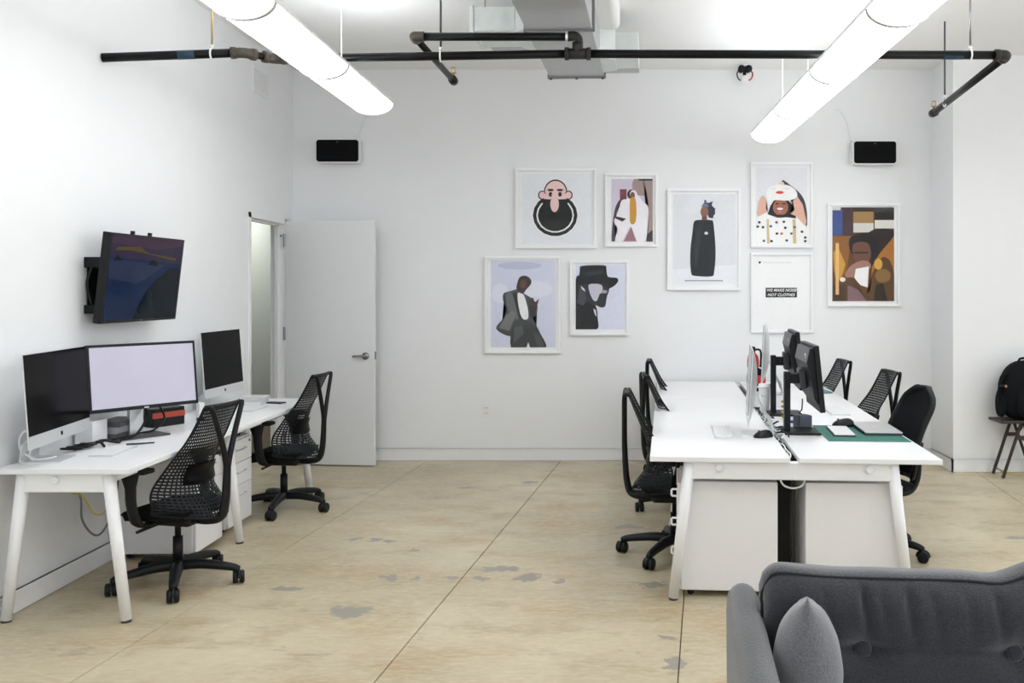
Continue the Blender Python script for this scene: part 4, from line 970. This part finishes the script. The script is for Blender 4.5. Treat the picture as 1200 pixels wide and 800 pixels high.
tag(obj('pen', cy((0, -.07, .006), (0, .07, .006), .006, .004, n=10), GREYB, None, True, loc=(-2.585, 5.10, DZ), rot=(0, 0, R(-62))), 'dark grey pen in front of the lavender monitor stand', 'pen')
BG = 'stack of boxes behind the lavender monitor'
for i, (hh, c, lb) in enumerate(((.035, (.10, .10, .11), 'dark grey flat box at the bottom of the stack behind the lavender monitor'), (.035, (.34, .34, .36), 'mid grey flat box inside the stack behind the lavender monitor'), (.03, (.09, .09, .10), 'charcoal flat box on top of the stack behind the lavender monitor'))):
    z = DZ+(0, .0355, .071)[i]
    tag(obj('flat_box', bx(-.07, .07, -.13, .13, 0, hh, bev=.003), mat('box_%d' % i, c, .6), None, loc=(-2.855, 5.37+.005*i, z), rot=(0, 0, R(-6+4*i))), lb, 'box', BG)
tag(obj('white_carton', bx(-.05, .05, -.075, .075, 0, .13, bev=.003), WPLAST, None, loc=(-2.88, 5.14, DZ)), 'white upright carton between near computer and lavender monitor', 'carton')
bt = empty('drill_case', (-2.80, 5.82, DZ), R(-30), 'black case with a red stripe behind the lavender monitor', 'case')
obj('case_body', bx(-.05, .05, -.11, .11, 0, .115, bev=.006), BLK, bt); obj('red_stripe', bx(.045, .052, -.11, .11, .055, .09), mat('orange_red', (.45, .06, .03), .5), bt)
wb = empty('wheeled_stand', (-2.66, 6.02, DZ), R(-36), 'small white stand with black foot right of the black case', 'stand')
obj('post', bx(-.02, .02, -.02, .02, .02, .12, bev=.005), WPLAST, wb); obj('foot_pad', cy((0, 0, 0), (0, 0, .022), .024), BLK, wb)
for i, (c, dz, lb) in enumerate(((WPLAST, 0, 'white flat box at the foot of the door end computer'), (ALU, .03, 'silver flat box stacked below the door end computer'))):
    tag(obj('flat_box', bx(-.09, .09, -.09, .09, 0, .028, bev=.004), c, None, loc=(-2.655+.01*i, 6.90, DZ+dz), rot=(0, 0, R(4*i))), lb, 'box', 'small boxes by the door end computer')
tag(obj('smartphone', bx(-.035, .035, -.07, .07, 0, .009, bev=.003), BLK, None, loc=(-2.50, 6.94, DZ), rot=(0, 0, R(70))), 'black phone lying at the door end of the wall desk', 'phone')
cable('yellow cable hanging under the near end of the wall desk', [(-2.750, 4.62, DZ-DT), (-2.745, 4.66, .62), (-2.720, 4.68, .575), (-2.690, 4.70, .56), (-2.650, 4.70, .51), (-2.620, 4.72, .455), (-2.580, 4.74, .47), (-2.565, 4.74, .55), (-2.560, 4.74, DZ-DT)], .0045, YELL)
cable('dark grey cable loop hanging under the near end of the wall desk', [(-2.860, 4.8, DZ-DT), (-2.820, 4.82, .62), (-2.770, 4.84, .52), (-2.760, 4.84, .40), (-2.710, 4.84, .325), (-2.650, 4.82, .33), (-2.580, 4.80, .44), (-2.550, 4.80, .6), (-2.540, 4.8, DZ-DT)], .0055, GREYC)

# ------------------------------------------------------------------ sofa
SA = R(4.5)
sf = empty('sofa', (.355, 2.76, 0), -SA, 'grey fabric sofa with buttoned back cushion facing away from the desk', 'sofa')
SWID = 1.75
def soft(bm, amp, sc, seed=0):
    from mathutils import noise as mn
    for vx in bm.verts:
        n = mn.noise_vector(vx.co*sc+Vector((seed, seed*2, 0))); vx.co += n*amp
    return bm
# arms: rounded top profile, running towards the sitter
def arm(x0, x1):
    bm = nb(); w_ = (x1-x0)/2; xc = (x0+x1)/2
    prof = [(x0+.012, .14), (x0, .3), (x0-.002, .66)]+[(xc+w_*math.cos(PI-PI*i/10), .69+.05*math.sin(PI-PI*i/10)) for i in range(11)]+[(x1, .66), (x1, .3), (x1-.01, .14)]
    rings = []; ys = [-.86, -.85, -.82]+[-.78+.06*i for i in range(13)]+[-.03, -.008, .0]
    for y in ys:
        e = 1.0
        if y > -.04: e = 1-.35*((y+.04)/.04)**2
        if y < -.82: e = 1-.35*((-.82-y)/.04)**2
        rings.append([bm.verts.new((xc+(p[0]-xc)*e, y, .44+(p[1]-.44)*(1-(1-e)*.12)+.012*(-y))) for p in prof])
    n = len(prof)
    for A, B in zip(rings, rings[1:]):
        for i in range(n): bm.faces.new((A[i], A[(i+1) % n], B[(i+1) % n], B[i]))
    bm.faces.new(rings[0]); bm.faces.new(rings[-1][::-1]); return soft(bm, .003, 6)
obj('arm', arm(0, .092), SOFA, sf, True); obj('arm', arm(SWID-.092, SWID), SOFA, sf, True)
obj('back_frame', bx(.06, SWID-.06, -.10, .0, .14, .70, bev=.03, seg=4), SOFA, sf, True)
obj('seat_base', bx(.08, SWID-.08, -.84, -.09, .14, .30, bev=.02, seg=3), SOFA, sf, True)
for x in (.08, SWID-.08):
    for y in (-.78, -.08): obj('leg', cy((x, y, .15), (x+(-.02 if x < 1 else .02), y, 0), .024, .016, n=14), DWOOD, sf, True)
BUT = [(.352, 0), (.748, 0), (1.144, 0), (1.50, 0)]
CU0, CU1 = .082, SWID-.10
LEAN = R(12); CH = .52; ZB = .315
def cush_pt(x, s, side):
    """x along the sofa, s 0..1 bottom to top, side +1 front"""
    uu = (x-CU0)/(CU1-CU0)*2-1; vv = s*2-1
    round_ = (max(0, 1-abs(uu)**14)*max(0, 1-abs(vv)**10))**.42
    tt = max(0, min(1, (x-.71)/.14)); sag = .034*tt*tt*(3-2*tt)-.006*math.exp(-((x-.70)/.05)**2)+.008*math.exp(-((x-.14)/.09)**2)
    dl_ = min(x-CU0, CU1-x, .06); z = s*CH-s**4*(.06-math.sqrt(max(0, .0036-(.06-dl_)**2)))+(sag if s > .4 else 0)*(s-.4)/.6
    th = (.085 if side > 0 else .06)*round_
    if side > 0:
        th += .022*math.exp(-((s-.82)/.14)**2)*round_
        for bxx, _ in BUT:
            dx, dz = (x-bxx), (s-.60)*CH
            th -= .040*math.exp(-(dx*dx/.0030+dz*dz/.0018))
        th -= .016*math.exp(-(((s-.60)*CH)/.016)**2)*(.75+.25*math.cos((x-.352)/.396*2*PI))*round_
        for k, (bx_, amp) in enumerate(((.355, .024), (.40, .010), (.47, .017), (.53, .007), (.70, .014), (.25, .007), (.62, .006), (.17, .006), (.80, .008))):
            cx_ = bx_+.10*(s-.85)*(-1 if k % 2 else -.6); th -= amp*math.exp(-((x-cx_)/.012)**2)*max(0, min(1, (s-.6)*6))*max(0, min(1, (.93-s)*14))
    y = -.165-side*th
    yy, zz = y, z
    c, s_ = math.cos(LEAN), math.sin(LEAN)
    return Vector((x, (yy+.10)*c+zz*s_-.215, ZB+zz*c-(yy+.10)*s_))
bm = nb(); NX, NS = 150, 60; gr = []
for side in (1, -1):
    g = [[bm.verts.new(cush_pt(CU0+(CU1-CU0)*i/NX, j/NS, side)) for j in range(NS+1)] for i in range(NX+1)]; gr.append(g)
    for i in range(NX):
        for j in range(NS): bm.faces.new((g[i][j], g[i+1][j], g[i+1][j+1], g[i][j+1]))
bmesh.ops.remove_doubles(bm, verts=bm.verts[:], dist=1e-5)
bc = obj('back_cushion', soft(bm, .0022, 11, 3), SOFA, sf, True)
pp = [cush_pt(CU0+.004, .10+.80*i/12, 1) for i in range(13)]+[cush_pt(CU0+.03+(CU1-CU0-.06)*i/50, .955, 1)+Vector((0, -.001, .0)) for i in range(51)]
obj('piping', tb(pp, .0042, n=6, sub=2), PIPING, bc, True)
for bx_, _ in BUT:
    p = cush_pt(bx_, .60, 1); d = Vector((0, -math.cos(LEAN), math.sin(LEAN)))
    bm = nb(); bmesh.ops.create_uvsphere(bm, u_segments=18, v_segments=10, radius=.023)
    q = d.to_track_quat('Z', 'Y').to_matrix().to_4x4()
    for vx in bm.verts: vx.co.z *= .45
    for vx in bm.verts: vx.co = q @ vx.co+p+d*.016
    obj('button', bm, SOFA, bc, True)
def cushion_box(x0, x1, y0, y1, z0, z1):
    bm = nb(); box(bm, x0, x1, y0, y1, z0, z1, bev=.045, seg=5); return soft(bm, .004, 7)
for a, b in ((.095, SWID/2-.003), (SWID/2+.003, SWID-.095)): obj('seat_cushion', cushion_box(a, b, -.86, -.20, .30, .45), SOFA, sf, True)
# small pillow leaning in the corner of arm and back
pl = empty('throw_pillow', (.507, 2.34, .45), -R(12), 'small lighter grey pillow leaning in the sofa corner', 'pillow')
bm = nb(); n = 30; HWp = .185
PRM = Matrix.Translation((0, 0, .195)) @ Matrix.Rotation(R(-14), 4, 'X')
for side in (1, -1):
    g = []
    for i in range(n+1):
        row = []
        for j in range(n+1):
            u, v_ = -1+2*i/n, -1+2*j/n
            pinch = 1-.12*(1-abs(u)**2)*abs(v_)**4; pin2 = 1-.12*(1-abs(v_)**2)*abs(u)**4
            t = .088*((1-u*u)*(1-v_*v_))**.68
            row.append(bm.verts.new(PRM @ Vector((side*t, u*.15*pin2, v_*HWp*pinch))))
        g.append(row)
    for i in range(n):
        for j in range(n): bm.faces.new((g[i][j], g[i+1][j], g[i+1][j+1], g[i][j+1]))
bmesh.ops.remove_doubles(bm, verts=bm.verts[:], dist=1e-5)
obj('pillow_body', soft(bm, .003, 14, 5), PILW, pl, True)

# ------------------------------------------------------------------ stool with backpack
st = empty('folding_stool', (3.525, 7.92, 0), 0, 'dark wooden A-frame stool by the white pier wall', 'stool')
obj('seat', bx(-.20, .20, -.14, .13, .468, .492, bev=.006), DWOOD, st)
for y in (-.10, .10):
    for s in (-1, 1):
        bm = nb(); tube(bm, [(s*.01-.005, y, .470), (s*.165-.005, y, .004)], .018, n=8, smooth_path=False, flat=.7); obj('leg', bm, DWOOD, st)
    obj('cross_bar', bx(-.06, .05, y-.012, y+.012, .33, .36, bev=.003), DWOOD, st)
    obj('hook', tb([(.06, y-.02, .46), (.07, y-.03, .42), (.05, y-.03, .38), (.03, y-.02, .40)], .006, n=6), BLK, st, True)
for s, z, m in ((-1, .05, BRASS), (1, .05, BRASS), (1, .30, BRASS)): obj('rung', cy((s*(.165-.31*z), -.10, z), (s*(.165-.31*z), .10, z), .008, n=10), m, st, True)
obj('rung', tb([(-.15, -.105, .045), (.0, -.11, .03), (.15, -.105, .045)], .006, n=8), YELL, st, True)
bp = empty('backpack', (3.575, 7.90, .493), 0, 'black backpack standing on the dark wooden stool', 'backpack')
def blob(cx, cyy, cz, rx, ry, rz, p=3.2, taper=.25, n=24):
    bm = nb(); bmesh.ops.create_uvsphere(bm, u_segments=28, v_segments=18, radius=1)
    for vx in bm.verts:
        c = vx.co; L_ = (abs(c.x)**p+abs(c.y)**p+abs(c.z)**p)**(1/p); c = c/L_
        k = 1-taper*max(0, c.z)**1.5
        vx.co = Vector((cx+c.x*rx*k, cyy+c.y*ry*k, cz+c.z*rz))
    return soft(bm, .006, 9, 2)
obj('main_bag', blob(0, 0, .25, .215, .115, .25), BLKF, bp, True)
obj('front_pocket', blob(.03, -.10, .16, .16, .05, .14), BLKF, bp, True)
obj('side_pocket', blob(-.205, 0, .14, .03, .07, .12), BLKF, bp, True)
obj('top_handle', tb([(-.05, 0, .47), (-.04, 0, .515), (.04, 0, .515), (.05, 0, .47)], .010, n=8), BLKF, bp, True)
obj('side_strap', tb([(-.175, -.06, .40), (-.225, -.06, .34), (-.242, -.05, .24), (-.23, -.05, .10), (-.235, -.06, .03)], .010, n=8, flat=2), BLKF, bp, True)
obj('zip_pull', bx(-.205, -.195, -.10, -.08, .28, .30), BRASS, bp)
obj('buckle', bx(-.245, -.215, -.10, -.06, .285, .30, bev=.003), BLK, bp)
